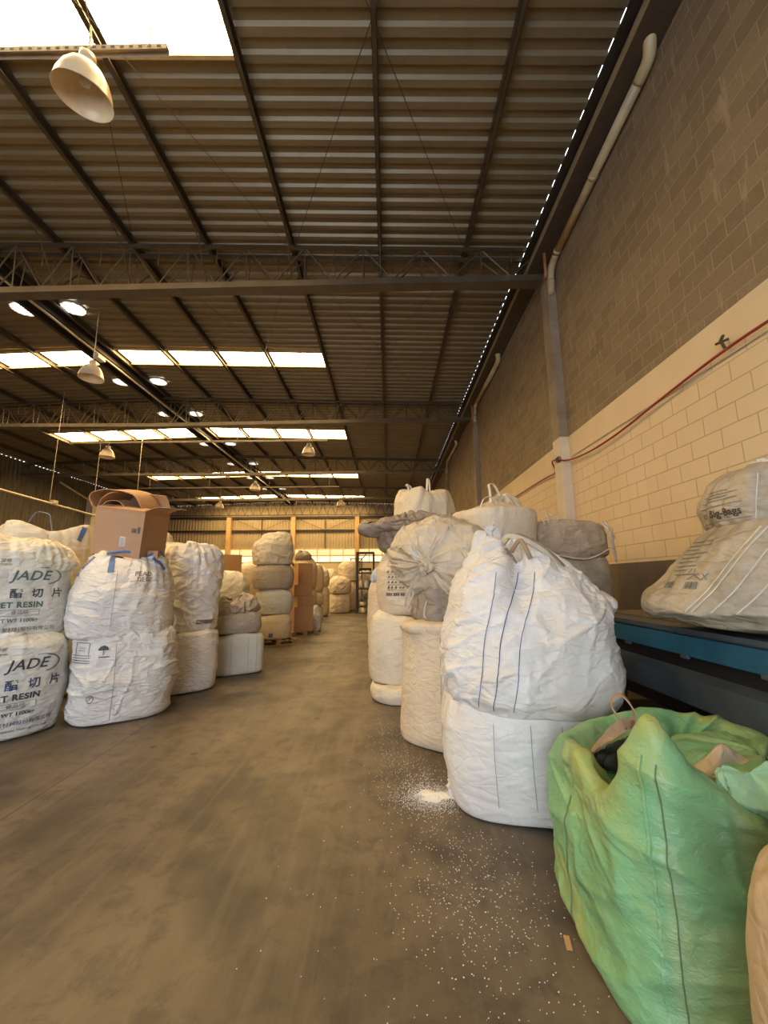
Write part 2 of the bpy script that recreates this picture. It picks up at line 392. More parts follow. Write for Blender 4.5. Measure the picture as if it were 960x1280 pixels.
for i in range(len(ys) - 1):
    a, b = ys[i], ys[i + 1]; n = max(1, round((b - a) / PIT)); pt = (b - a) / n
    spans = [(EX, RX), (RX, LX - .05)] if i % 2 == 0 else [(EX, -1.92), (-8.38, RX), (RX, -9.22), (-15.7, LX - .05)]
    for x0, x1 in spans:
        z0 = roof_z(x0 - 1e-6 if x0 > RX else x0); z1 = roof_z(x1) if x1 != RX else roof_z(RX + 1e-6)
        if x0 == RX: z0 = roof_z(RX + 1e-6)
        m = corrugated('', None, (x0, a, z0), (0, 1, 0), (x1 - x0, 0, z1 - z0), n, pt, .045, (0, 0, 1)); roof.add(m.v, m.f)
struct('ceiling', roof.build('ceiling', M['roof']))
# left wall (dark cladding) and far wall
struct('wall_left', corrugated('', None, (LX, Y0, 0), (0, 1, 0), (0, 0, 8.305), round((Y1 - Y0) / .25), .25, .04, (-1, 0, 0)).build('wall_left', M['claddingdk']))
n = round((WX - LX) / .27)
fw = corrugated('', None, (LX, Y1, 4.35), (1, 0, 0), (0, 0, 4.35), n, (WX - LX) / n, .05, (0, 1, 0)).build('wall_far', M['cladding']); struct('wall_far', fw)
struct('wall_far_lower', MB().box(LX, -3.6, Y1 - .1, Y1 + .15, 0, 3.15).box(-1.5, WX, Y1 - .1, Y1 + .15, 0, 3.15).box(-3.6, -1.5, Y1 - .1, Y1 + .15, 2.6, 3.15).build('wall_far_lower', M['plasterfar']))
struct('dark_opening', MB().box(-3.6, -1.5, Y1 + .05, Y1 + .1, 0, 2.6).build('dark_opening', M['blackm']))  # black sheet standing in for the darkness of the far opening
# long translucent band low in the far wall, in two rows with glazing bars
wn = empty('window_1', (0, Y1, 0)); wn['kind'] = 'structure'
MB().box(LX + .5, WX, -.04, 0, 3.75, 4.35).build('pane', M['bandlight'], wn)
MB().box(LX + .5, WX, -.04, 0, 3.15, 3.68).build('pane', M['bandlight2'], wn)
fr = MB()
for x in np.arange(LX + .5, WX, 1.15): fr.box(x - .03, x + .03, -.09, -.04, 3.15, 4.35)
for z in (3.12, 3.71, 4.33): fr.box(LX + .5, WX, -.10, -.03, z - .05, z + .05)
fr.build('glazing_bars', M['orangecol'], wn)

# skylight panels between the purlins
ordw = ['nearest', 'second', 'third', 'fourth', 'fifth']
for si, (a, b) in enumerate(STR):
    for k, (xr, xl) in enumerate(list(zip(PX[2:-1], PX[3:])) + list(zip(PXL[:-3], PXL[1:-2]))):
        x0, x1 = xl + .05, xr - .05
        z0, z1 = roof_z(x0) , roof_z(x1)
        pm = MB()
        vs = [(x0, a, z0), (x1, a, z1), (x1, b, z1), (x0, b, z0)]; vs += [(x, y, z + .03) for x, y, z in vs]
        pm.add(vs, [(3, 2, 1, 0)], 0); pm.add(vs, [(4, 5, 6, 7), (0, 1, 5, 4), (1, 2, 6, 5), (2, 3, 7, 6), (3, 0, 4, 7)], 1)
        o = pm.build('skylight', [M['sky'], M['skyedge']])
        side = 'counted leftward from its right end'; nn = ['first', 'second', 'third', 'fourth', 'fifth', 'sixth', 'seventh', 'eighth', 'ninth', 'tenth'][k]
        tag(o, f'{nn} bright roof panel from the right in the {ordw[si]} skylight row', 'skylight', 'translucent skylight panels in the roof')
    fr = MB()
    for (x0, x1) in ((-1.92, -8.38), (-9.22, -15.7)):
        for y in (a, b): fr.beam((x0, y, roof_z(x0) - .03), (x1, y, roof_z(x1) - .03), .05, .05)
    tag(fr.build('skylight_batten', M['skyedge']), f'thin framing edges around the {ordw[si]} skylight row in the roof', 'batten', 'skylight battens')

# purlins: C sections running the length of the hall
for i, x in enumerate(PX + PXL):
    z = roof_z(x); q = MB()
    hh = .17
    q.box(x - .035, x - .029, Y0, Y1, z - hh, z).box(x - .035, x + .035, Y0, Y1, z - hh, z - hh + .006).box(x - .035, x + .035, Y0, Y1, z - .006, z)
    q.box(x + .029, x + .035, Y0, Y1, z - hh, z - hh + .025)
    o = q.build('roof_purlin', M['steel'])
    nm = ['first', 'second', 'third', 'fourth', 'fifth', 'sixth', 'seventh', 'eighth', 'ninth', 'tenth', 'eleventh', 'twelfth', 'thirteenth', 'fourteenth'][i]
    tag(o, f'{nm} dark steel roof purlin counted from the block wall on the right', 'beam', 'roof purlins under the sheeting')
# ridge beam: twin box beams with a cap between them
rb = empty('ridge_beam', (RX, 0, roof_z(RX + .01)), label='wide dark box beam along the ridge of the roof', cat='beam')
MB().box(-.26, -.16, Y0, Y1, -.34, -.03).box(.16, .26, Y0, Y1, -.34, -.03).build('side_beam', M['steeldk'], rb)
MB().box(-.16, .16, Y0, Y1, -.16, -.03).build('soffit', M['steel'], rb)

# eave beam and gutter along the block wall
o = MB().box(2.84, 2.92, Y0, Y1, 8.05, 8.058).box(2.81, 2.92, Y0, Y1, 7.96, 8.046).build('eave_beam', M['steeldk'])
tag(o, 'black steel eave beam under the roof edge beside the block wall', 'beam')
g = MB().box(2.93, 2.96, Y0, Y1, 7.86, 8.22).box(2.93, 3.29, Y0, Y1, 7.83, 7.86).box(3.26, 3.29, Y0, Y1, 7.86, 8.3)
tag(g.build('roof_gutter', M['brownbag'] if False else m_plain('brown_gutter', (.085, .06, .04), .6, .2)), 'brown box gutter running along the top of the block wall', 'gutter')
lip = MB().box(2.905, 2.935, Y0, Y1, 7.82, 7.90)
tag(lip.build('gutter_lip', m_plain('ochre_lip', (.33, .26, .15), .6)), 'pale ochre lip along the lower edge of the gutter', 'gutter')

# columns on the right wall
for i, yc in enumerate((0.1, 7.15, 14.0, 21.1, 28.3)):
    c = MB(); c.box(3.14, 3.30, yc - .16, yc + .16, 0, 4.10, mi=1).box(3.14, 3.30, yc - .16, yc + .16, 4.10, 7.35, mi=0)
    o = c.build('trim_%d' % (i + 1), [M['concrete'], M['concretecream']]); o['kind'] = 'structure'

# trusses ------------------------------------------------------------
tn = ['nearest', 'second nearest', 'third nearest', 'farthest']
for ti, ty in enumerate((7.25, 14.35, 21.5, 28.6)):
    root = empty('roof_truss', (RX, ty, 7.4), label=f'{tn[ti]} lattice steel truss crossing the hall under the roof', cat='truss', group='lattice roof trusses')
    xr, xl = 3.12 - RX, LX + .15 - RX
    def zt(x): return roof_z(RX + x + (1e-4 if x >= 0 else 0)) - .20 - 7.4
    def zb(x): return .10 - .12 * (1 - abs(x) / 12.0)
    dp = .13
    tc = MB(); bc = MB(); wb = MB()
    for s in (-1, 1):
        for xa, xb in ((xr, 0), (0, xl)):
            tc.beam((xa, s * dp, zt(xa if xa else 1e-3)), (xb, s * dp, zt(xb if xb else 1e-3)), .05, .075)
    for xa, xb in ((xr, 0), (0, xl)): bc.beam((xa, 0, zb(xa)), (xb, 0, zb(xb)), .24, .13)
    st = .55
    for side, xe in ((1, xr), (-1, -xl)):
        nn = int(xe / (2 * st)); dx = xe / (2 * nn)
        for k in range(nn):
            for s in (-1, 1):
                a, m_, b = [side * (2 * k + j) * dx for j in (0, 1, 2)]
                wb.tube([(a, s * dp, zt(a or side * 1e-3)), (m_, s * dp * .6, zb(m_) + .05)], .016, 5)
                wb.tube([(b, s * dp, zt(b)), (m_ , s * dp * .6, zb(m_) + .05)], .016, 5)
                wb.tube([(a, s * dp, zt(a or side * 1e-3)), (a, s * dp * .6, zb(a) + .05)], .014, 5)
                wb.tube([(m_, s * dp, zt(m_)), (m_, s * dp, (zt(m_) + zb(m_)) / 2)], .011, 5)
    tc.build('top_chord', M['steel'], root); bc.build('bottom_chord', M['trussm'], root); wb.build('web_bars', M['trussm'], root)

# knee braces between the first trusses and purlins, thin rod X bracing
rods = MB()
for (ya, yb) in ((7.25, .2), (14.35, 7.25), (21.5, 14.35)):
    for (xa, xb) in ((1.65, -1.92), (-5.22, -1.92), (-12.4, -9.3)):
        for p_, q_ in ((xa, xb), (xb, xa)):
            o = MB().tube([(p_, ya, roof_z(p_) - .2), (q_, yb, roof_z(q_) - .2)], .006, 4).build('bracing_rod', M['steel'])
            tag(o, 'thin diagonal steel rod in the ' + {7.25: 'nearest', 14.35: 'second', 21.5: 'third'}[ya] + ' roof bay, ' + {1.65: 'right', -5.22: 'middle', -12.4: 'left'}[xa] + ' crossing, ' + ('leaning left' if p_ == xa else 'leaning right'), 'brace', 'roof bracing rods')
for i, (x, yt) in enumerate([(x, yt) for yt in (7.25, 14.35) for x in PX[1:6]]):
    k = MB(); z = roof_z(x)
    for s in (-1, 1): k.tube([(x, yt + s * .9, z - .17), (x + .01, yt + s * .5, z - .36), (x + .02, yt, 7.46)], .014, 5)
    tag(k.build('knee_brace', M['steel']), 'thin bent steel brace linking ' + ['the second', 'the third', 'the fourth', 'the fifth', 'the sixth'][i % 5] + ' purlin to the ' + ('nearest' if i < 5 else 'second nearest') + ' truss', 'brace', 'knee braces at the trusses')

# drop pipes from the gutter
def downpipe(label, y0, y1, z0, z1):
    root = empty('gutter_downpipe', (3.2, y0, z0 + .15), label=label, cat='pipe', group='drain pipes from the gutter')
    L = lambda y, z, x=3.2: (x - 3.2, y - y0, z - z0 - .15)
    MB().tube(spline([L(y0 + .02, z0 + .16, 3.13), L(y0 + .02, z0 + .06, 3.15), L(y0 + .14, z0 - .05), L(y0 + .35, z0 - .10)], 6), .072, 12).build('outlet_bend', M['pipe'], root, True)
    MB().tube([L(y0 + .33, z0 - .095), L(y1 - .3, z1 + .42)], .066, 12).build('sloping_pipe', M['pipe'], root, True)
    MB().tube(spline([L(y1 - .32, z1 + .42), L(y1 - .1, z1 + .33), L(y1 - .02, z1 + .15), L(y1 - .0, z1 - .06), L(y1 + .06, z1 - .12, 3.22)], 6), .064, 12).build('lower_bend', M['pipe'], root, True)
    for t in (.45, .97): 
        y = y0 + .33 + (y1 - y0 - .63) * t; z = (z0 - .095) + (z1 + .42 - z0 + .095) * t; MB().tube([L(y - .03, z + .004), L(y + .03, z - .004)], .073, 12).build('coupling', M['pipe'], root, True)
    MB().tube([L(y1 - .015, z1 + .1), L(y1 - .015, z1 + .04)], .071, 12).build('coupling', M['pipe'], root, True)
downpipe('nearest sloping cream drain pipe under the gutter on the block wall', 3.75, 6.95, 7.80, 7.15)
downpipe('second cream drain pipe along the block wall, above the far white bags', 10.45, 13.85, 7.80, 7.35)
downpipe('farthest short-looking cream drain pipe at the end of the gutter', 17.6, 20.95, 7.80, 7.35)
for i, y in enumerate((6.93, 13.82)):
    o = MB().tube([(3.1, y - .02, 7.95), (3.1, y - .02, 7.3)], .03, 8).build('vertical_pipe', M['pipeorange'], smooth=True)
    tag(o, 'short orange vertical pipe beside the ' + ('nearest' if i == 0 else 'second') + ' wall column under the gutter', 'pipe')

# red cable with clamp and the pale conduit behind it
pts = spline([(3.24, -1.0, 3.75), (3.24, 1.2, 3.70), (3.24, 2.4, 3.67), (3.24, 3.4, 3.70), (3.24, 4.2, 3.66), (3.24, 5.4, 3.56), (3.22, 6.2, 3.55), (3.2, 6.85, 3.62), (3.10, 7.05, 3.68), (3.10, 7.3, 3.72), (3.2, 7.45, 3.55), (3.25, 8.2, 3.60), (3.25, 11, 3.62), (3.25, 14, 3.62)], 8)
tag(MB().tube(pts, .014, 8).build('red_cable', M['red'], smooth=True), 'dark red cable sagging along the cream block wall', 'cable')
o = MB().tube([(3.28, 1.0, 3.62), (3.28, 6.9, 3.70)], .009, 6).build('wall_conduit', M['concretecream'])
tag(o, 'thin painted conduit line running behind the red cable on the wall', 'conduit')
q = MB()
for s in range(3): q.tube([(3.11 + .03 * cos(a), 7.0 + .05 * s + .02 * sin(a), 3.69 + .045 * sin(a)) for a in np.linspace(0, 6.28, 14)], .008, 6)
tag(q.build('cable_knot', M['steel']), 'dark looped tie holding the red cable to the nearest column', 'cable tie')
q = MB().tube([(3.24, 3.55, 3.72), (3.22, 3.56, 3.8), (3.26, 3.57, 3.86)], .015, 6).tube([(3.24, 3.5, 3.78), (3.22, 3.62, 3.80)], .012, 6)
tag(q.build('cable_hook', M['steel']), 'small dark wire hook fixed above the red cable on the right', 'hook')

# far wall columns, girts and rods
for i, x in enumerate((-14.2, -8.45, -2.75, 2.9)):
    o = MB().box(x - .19, x + .19, Y1 - .45, Y1 - .08, 0, 7.15).build('far_column', M['orangecol'])
    tag(o, ['orange cream far wall column, leftmost behind the box stack', 'orange cream far wall column behind the crumpled topmost bag', 'orange cream far wall column rising behind the steel rack', 'orange cream far wall column hidden beside the right wall'][i], 'column', 'columns on the far wall')
for i, z in enumerate((7.15, 5.95)):
    tag(MB().box(LX, WX, Y1 - .16, Y1 - .02, z - .08, z + .08).build('wall_girt', M['steeldk']), ('upper' if i == 0 else 'lower') + ' dark horizontal steel girt across the far cladding', 'beam', 'girts on the far wall')
nb_ = 0
for xa, xb in ((-14.2, -8.45), (-8.45, -2.75), (-2.75, 2.9)):
    xm = (xa + xb) / 2
    pl_ = ['left', 'middle', 'right'][nb_]; nb_ += 1
    for e_, sd_ in ((xa + .2, 'left'), (xb - .2, 'right')):
        tag(MB().tube([(xm, Y1 - .2, 5.95), (e_, Y1 - .2, 7.1)], .018, 5).build('wall_brace', M['steel']), f'thin diagonal brace on the far cladding, {sd_} arm of the {pl_} bay', 'brace', 'braces on the far wall')
    tag(MB().box(xm - .03, xm + .03, Y1 - .15, Y1 - .05, 4.35, 7.15).build('wall_post', M['steel']), f'thin dark post on the far cladding in the {pl_} bay', 'post', 'posts on the far wall')
# truss-like lattice at the top of the far wall
q = MB(); q.beam((LX, Y1 - .3, 7.35), (WX - .5, Y1 - .3, 7.35), .1, .08)
for k in range(31):
    x = LX + .35 + k * .74; q.tube([(x, Y1 - .3, 7.35), (x + .37, Y1 - .3, roof_z(x + .37) - .15)], .02, 4).tube([(x + .37, Y1 - .3, roof_z(x + .37) - .15), (x + .74, Y1 - .3, 7.35)], .02, 4)
tag(q.build('gable_lattice', M['trussm']), 'lattice bars along the top of the far cladding wall', 'truss')

# left wall columns with drain pipes, long suspended conduit
for i, y in enumerate((12.4, 19.6, 26.8)):
    root = empty('left_column', (LX + .25, y, 0), label='grey cream column on the dark left wall, ' + ['nearest of three', 'middle of three', 'farthest of three'][i], cat='column', group='columns on the left wall')
    MB().box(-.22, .22, -.22, .22, 0, 7.3).build('shaft', M['concretecream'], root)
    MB().tube(spline([(.3, -3.2, 7.6), (.3, -1.2, 7.1), (.3, -.5, 6.9), (.3, -.3, 6.6), (.3, -.3, 5.9)], 6), .06, 8).build('drain_pipe', M['pipe'], root, True)
root = empty('suspended_conduit', (-12.0, 12, 4.4), label='long pale conduit hung on thin rods above the left bags', cat='conduit')
MB().tube([(0, -3, .12), (0, 8.5, -.35)], .035, 8).build('conduit_tube', M['galv'], root)
for y in (-1.5, 1.8, 3.9, 6.6): MB().tube([(0, y, .05 - .041 * y), (0, y, 4.12)], .010, 5).build('hanger_rod', M['galv'], root)
MB().box(-.06, .06, 1.9, 2.1, -.06, .06).build('junction_box', M['galv'], root)

# long light conduit fixed beside the ridge beam
root = empty('ridge_conduit', (-8.45, 0, 8.15), label='long pale conduit with switch box running beside the ridge beam', cat='conduit')
MB().tube([(0, 6, 0), (0, 34, 0)], .028, 8).build('conduit_tube', M['galv'], root)
MB().box(-.08, .08, 10.6, 10.9, -.16, -.04).build('switch_box', M['paper'], root)

# cable trays crossing the hall, with lamps
def tray(label, x0, x1, y, z, zr=None):
    root = empty('cable_tray', ((x0 + x1) / 2, y, z), label=label, cat='cable tray', group='cable trays carrying the lamps')
    L = (x1 - x0) / 2
    ch = MB().box(-L, L, -.035, -.03, -.035, .035).box(-L, L, .03, .035, -.035, .035).box(-L, L, -.035, .035, .03, .035)
    ch.build('channel', M['galv'], root)
    sl = MB()
    for k in range(int(2 * L / .1)): sl.box(-L + .05 + k * .1, -L + .09 + k * .1, -.037, -.0355, -.012, .012)
    sl.build('slots', M['steel'], root)
    for k in (-.9, -.3, .3, .9): MB().tube([(k * L, 0, .03), (k * L, 0, roof_z(root.location.x + k * L) - z - .02)], .008, 5).build('hanger_rod', M['galv'], root)
tray('nearest slotted pale cable tray holding the big bell lamp', -6.6, -2.35, 3.42, 7.25)
tray('pale cable tray below the third skylight row', -13.0, -2.45, 15.6, 7.2)
tray('pale cable tray below the fourth skylight row', -15.5, -3.0, 24.2, 7.3)
tray('farthest pale cable tray below the fifth skylight row', -15.5, -3.0, 31.5, 7.4)

LAMPS = [((-3.12, 3.33, 6.50), .93, 'large bell lamp close overhead, its open mouth facing the aisle', (R(8), R(6))),
         ((-7.62, 9.5, 6.72), 1.0, 'second nearest bell lamp beside the ridge conduit', (0, 0)),
         ((-11.45, 15.6, 6.56), .98, 'bell lamp at the left end of the third row tray', (0, 0)),
         ((-3.2, 15.6, 6.6), .95, 'bell lamp at the right end of the third row tray', (0, 0)),
         ((-7.7, 22.6, 6.75), 1.05, 'distant bell lamp hanging at mid hall under the ridge', (0, 0)),
         ((-12.9, 30.0, 7.05), 1.15, 'far small bell lamp above the box stack on the left', (0, 0)),
         ((-3.6, 30.0, 7.1), 1.15, 'far small bell lamp near the far wall above the rack', (0, 0))]
outer = [(.030, .50), (.075, .49), (.085, .42), (.075, .39), (.11, .36), (.17, .31), (.225, .22), (.262, .12), (.282, .02), (.290, 0)]
inner = [(.284, .003), (.255, .12), (.215, .215), (.16, .30), (.10, .35), (.04, .37), (.0, .37)]
for loc, s, lab, tl in LAMPS:
    root = empty('pendant_lamp', loc, label=lab, cat='lamp', group='bell shaped warehouse lamps'); root.rotation_euler = (tl[0], tl[1], 0); root.scale = (s, s, s)
    MB().lathe(outer + inner, 32).build('lamp_shade', M['lampm'], root, True)
    MB().lathe([(0, .36), (.028, .36), (.03, .30), (.026, .28), (.055, .20), (.05, .15), (0, .12)], 16).build('bulb', M['paper'], root, True)
    top_ = {3.33: 7.25, 15.6: 7.2}.get(loc[1], roof_z(loc[0]) + .01)
    MB().tube([(0, 0, .49), (0, .0, .54), (.03, 0, .58), (0, 0, .62), (0, 0, (top_ - loc[2]) / s)], .010, 6).build('hook', M['galv'], root)

# round roof vents either side of the ridge
vy = [9.3, 13.2, 16.0, 19.8, 23.4, 26.8, 30.2]
vn = ['nearest', 'second', 'third', 'fourth', 'fifth', 'sixth', 'farthest']
for i, y in enumerate(vy):
    for x, sd in ((-9.47, 'left'), (-8.15, 'right')):
        root = empty('roof_vent', (x, y, roof_z(x) - .03), label=f'{vn[i]} round bright roof vent on the {sd} of the ridge', cat='vent', group='round roof vents along the ridge')
        MB().lathe([(.27, .005), (.0, .005)], 24).build('dome', M['ventlight'], root)
        rg = MB(); rg.lathe([(.27, -.03), (.30, -.03), (.30, .02), (.27, .02), (.27, -.03)], 24)
        rg.build('rim', M['galv'], root)
        bl = MB()
        for k in range(-3, 4): 
            hw = math.sqrt(max(.0, .27 ** 2 - (k * .075) ** 2)); bl.beam((-hw, k * .075, -.02), (hw, k * .075, -.02), .012, .03)
        bl.build('louvre', M['galv'], root)

# ------------------------------------------------------------------ blue machine along the wall
mc = empty('blue_machine', (2.0, 2.0, 0), label='long blue and slate grey steel machine along the block wall', cat='machine')
ya, yb = -1.7, 2.35
MB().box(.03, 1.15, ya, yb, 1.165, 1.18).box(.0, 1.15, ya, yb, 1.18, 1.212).build('deck', M['greym'], mc)
MB().box(.22, 1.15, ya, yb, 1.21, 1.225).build('deck_cover', M['deckm'], mc)
q = MB(); q.box(-.004, .05, ya, yb, 1.035, 1.165); o = q.build('blue_panel', M['bluem'], mc)
MB().box(.06, 1.1, ya, yb, .60, 1.17).build('body', M['blackm'], mc)
gp = MB(); gp.add([(.06, ya, .93), (.06, yb, .93), (-.03, yb, .90), (-.03, ya, .90), (-.03, yb, .73), (-.03, ya, .73), (.08, yb, .69), (.08, ya, .69)],
                  [(0, 1, 2, 3), (3, 2, 4, 5), (5, 4, 6, 7)]); gp.build('grey_panel', M['greym'], mc)
MB().box(.14, .9, ya, yb, .18, .34).box(.2, 1.0, ya, yb, .0, .18).build('lower_frame', M['blackm'], mc)
for y in (-1.2, -.4, .25, .85, 1.5):
    MB().box(-.012, .01, y - .03, y + .03, 1.015, 1.045).build('latch', M['greym'], mc)
q = MB()
for y in (.15, .75): q.box(-.02, .14, y, y + .3, .36, .50); q.add([(-.02, y, .50), (.14, y, .50), (.14, y + .3, .50), (-.02, y + .3, .50), (.03, y + .06, .56), (.14, y + .06, .56), (.14, y + .24, .56), (.03, y + .24, .56)], [(0, 1, 5, 4), (1, 2, 6, 5), (2, 3, 7, 6), (3, 0, 4, 7), (4, 5, 6, 7)])
q.build('motor_cover', M['steeldk'], mc)

# ------------------------------------------------------------------ bags
PLOCS = {}
def rings_full(w, d, h, n=3.6, bul=.05, top=.10, lean=(0, 0), base=.95, sh=.98):
    """a full square-bottomed bulk bag, closed on top"""
    lx, ly = lean
    return [(.001, .001, .0, 0, 0, n, 0, 0), (w * base * .7, d * base * .7, .0, 0, 0, n, 0, 0), (w * base, d * base, .01, 0, 0, n, 0, 0), (w * (base + .04), d * (base + .04), .05 * h, 0, 0, n, 0, 0),
            (w * (1 + bul), d * (1 + bul), .40 * h, lx * .4, ly * .4, n, 0, 0), (w * (1 + bul * .6), d * (1 + bul * .6), .75 * h, lx * .75, ly * .75, n, 0, 0), (w * sh, d * sh, .93 * h, lx, ly, n, .01, .2),
            (w * sh * .88, d * sh * .88, h, lx, ly, n * .8, .03, .5), (w * .55, d * .55, h + top * .6, lx, ly, 2.4, .06, .8), (.02, .02, h + top, lx, ly, 2, 0, 0)]

def loft(rings, nu, nv, seed, zf=None, pk=22, smooth=3):
    A = np.array([r[:8] for r in rings], float)
    seg = np.sqrt((np.diff(A[:, 0]) ** 2 + np.diff(A[:, 1]) ** 2) / 2 + np.diff(A[:, 2]) ** 2 + .2 * np.diff(A[:, 3]) ** 2 + .2 * np.diff(A[:, 4]) ** 2) + 1e-4
    s = np.concatenate([[0], np.cumsum(seg)]); t = np.linspace(0, s[-1], nv)
    B = np.stack([np.interp(t, s, A[:, k]) for k in range(8)], 1)
    for _ in range(max(1, int(smooth * nv / 60))):
        C = B.copy(); C[1:-1] = (B[:-2] + 2 * B[1:-1] + B[2:]) / 4; B = C
    th = np.linspace(0, 2 * pi, nu, endpoint=False)[None, :]
    rx, ry, z, ox, oy, n, pl, zv = [B[:, k][:, None] for k in range(8)]
    c, s_ = np.cos(th), np.sin(th)
    rad = (np.abs(c) ** n + np.abs(s_) ** n) ** (-1 / n)
    ph = np.stack([np.cos(th) * 1.7 + 5 + z * 0, np.sin(th) * 1.7 + z * 0, z * 1.2 + th * 0], -1)
    wv = np.sin(th * pk + 5 * noise(ph, seed + 3)) * .5 + .5 * noise(np.stack([np.cos(th) * pk / 2.5 + z * 0, np.sin(th) * pk / 2.5 + z * 0, z * .8 + th * 0], -1), seed + 9)
    rad = rad * (1 + pl * wv)
    zn = noise(np.stack([np.cos(th) * 1.3 + z * 0, np.sin(th) * 1.3 + z * 0, z * 0 + 3.3 + th * 0], -1), seed + 21) * .12
    if zf is not None: zn = zf(th) + z * 0
    x = ox + rx * rad * c; y = oy + ry * rad * s_; zz = z + zv * zn
    return np.stack([x, y, zz + x * 0], -1), t / s[-1]

def grid_normals(P):
    du = np.roll(P, -1, 1) - np.roll(P, 1, 1); dv = np.gradient(P, axis=0); n = np.cross(du, dv)
    l = np.linalg.norm(n, axis=-1, keepdims=True); return n / np.maximum(l, 1e-9)

def bag(label, loc, rz, rings, mat, seed, nu=120, nv=100, fold=.02, fang=20, fscale=1.0, crumple=.01, lump=.02, cs=7.0, group=None, bumps=(), zf=None, pk=22,
        name='bulk_bag', cat='bag', flat=True, smooth=2, parent=None, foldy=True, squash=None):
    P, t = loft(rings, nu, nv, seed, zf, pk, smooth)
    N = grid_normals(P); S = np.array([seed * 3.71, seed * 1.37, seed * 7.1])
    zmax = P[..., 2].max()
    msk = np.clip(P[..., 2] / (.08 * zmax), .15, 1) if flat else 1.0
    D = lump * fbm(P * 1.6 + S, seed, 2)
    th = np.arctan2(P[..., 1], P[..., 0]); rr = np.hypot(P[..., 0], P[..., 1])
    for k, (ang, wt) in enumerate(((fang, 1.), (-fang * .7, .6), (75, .25))):
        a = R(ang); arc = th * .55; u = arc * cos(a) + P[..., 2] * sin(a); v = -arc * sin(a) + P[..., 2] * cos(a)
        Q = np.stack([np.cos(th) * .9, np.sin(th) * .9, np.zeros_like(th)], -1) * fscale * 1.1
        Q[..., 2] = v * 6.0 * fscale; Q = Q + .35 * np.stack([noise(P * 2.3 + S + 9 * j, seed + j) for j in range(3)], -1) + S
        amp = (.5 + .5 * noise(P * 1.7 + S * 2, seed + 40 + k)).clip(.1, 1)
        D = D + fold * wt * amp * (ridged(Q, seed + k * 5, 2) - .35)
    for k, a_ in enumerate((fang + 12, fang - 25, 68)):
        a = R(a_); arc_ = th * .55; v = -arc_ * sin(a) + P[..., 2] * cos(a); u = arc_ * cos(a) + P[..., 2] * sin(a)
        Q = np.stack([np.cos(th) * 1.6 + u * .35, np.sin(th) * 1.2, v * 7.0 * fscale], -1) + .22 * np.stack([noise(P * 3.1 + S + 4 * j, seed + 80 + j) for j in range(3)], -1) + S * (k + 2)
        nn = 1 - np.abs(noise(Q, seed + 90 + k)); am = (noise(P * 2.2 + S * 3, seed + 95 + k) + .15).clip(0, 1)
        D = D + fold * (.75, .6, .4)[k] * am * (nn ** 6) * .95
    if crumple:
        Pw = P * cs + .5 * np.stack([noise(P * 4 + S + 5 * j, seed + 60 + j) for j in range(3)], -1) + S
        f1, f2 = worley(Pw, seed); D = D + crumple * (f1 * 1.6 - .8); D = D + crumple * .5 * (ridged(P * cs * 1.7 + S, seed + 70, 1) - .4)
    for (ang, zc, sa, sz, amp) in bumps:
        da = (th - R(ang) + pi) % (2 * pi) - pi; D = D + amp * np.exp(-(da / R(sa)) ** 2 - ((P[..., 2] - zc) / sz) ** 2)
    fade = np.clip(np.minimum(t, 1 - t) * 20, 0, 1)[:, None]
    P = P + N * (D * msk * fade)[..., None]
    if flat: P[..., 2] = np.maximum(P[..., 2], 0.0)
    nv_, nu_ = P.shape[:2]; V = P.reshape(-1, 3)
    i = np.arange(nv_ - 1)[:, None] * nu_; j = np.arange(nu_)[None, :]; j2 = (j + 1) % nu_
    F = np.stack([i + j, i + j2, i + nu_ + j2, i + nu_ + j], -1).reshape(-1, 4)
    me = bpy.data.meshes.new(name); me.vertices.add(len(V)); me.vertices.foreach_set('co', V.astype(np.float32).ravel())
    me.loops.add(len(F) * 4); me.loops.foreach_set('vertex_index', F.astype(np.int32).ravel())
    me.polygons.add(len(F)); me.polygons.foreach_set('loop_start', np.arange(0, len(F) * 4, 4, dtype=np.int32)); me.polygons.foreach_set('loop_total', np.full(len(F), 4, dtype=np.int32))
    me.update(); me.validate()
    o = link(name, me, M[mat] if isinstance(mat, str) else mat, parent, True)
    o.location = loc; o.rotation_euler = (0, 0, R(rz))
    if parent is None: tag(o, label, cat, group)
    return o

def bvh_of(o):
    if o.name not in PLOCS:
        me = o.data; PLOCS[o.name] = BVHTree.FromPolygons([v.co[:] for v in me.vertices], [p.vertices[:] for p in me.polygons])
    return PLOCS[o.name]
def hit(o, org, d):
    r = bvh_of(o).ray_cast(Vector(org), Vector(d)); return r[0], r[1]
def frame(phi):
    n = Vector((cos(phi), sin(phi), 0)); return n, Vector((-sin(phi), cos(phi), 0)), Vector((0, 0, 1))

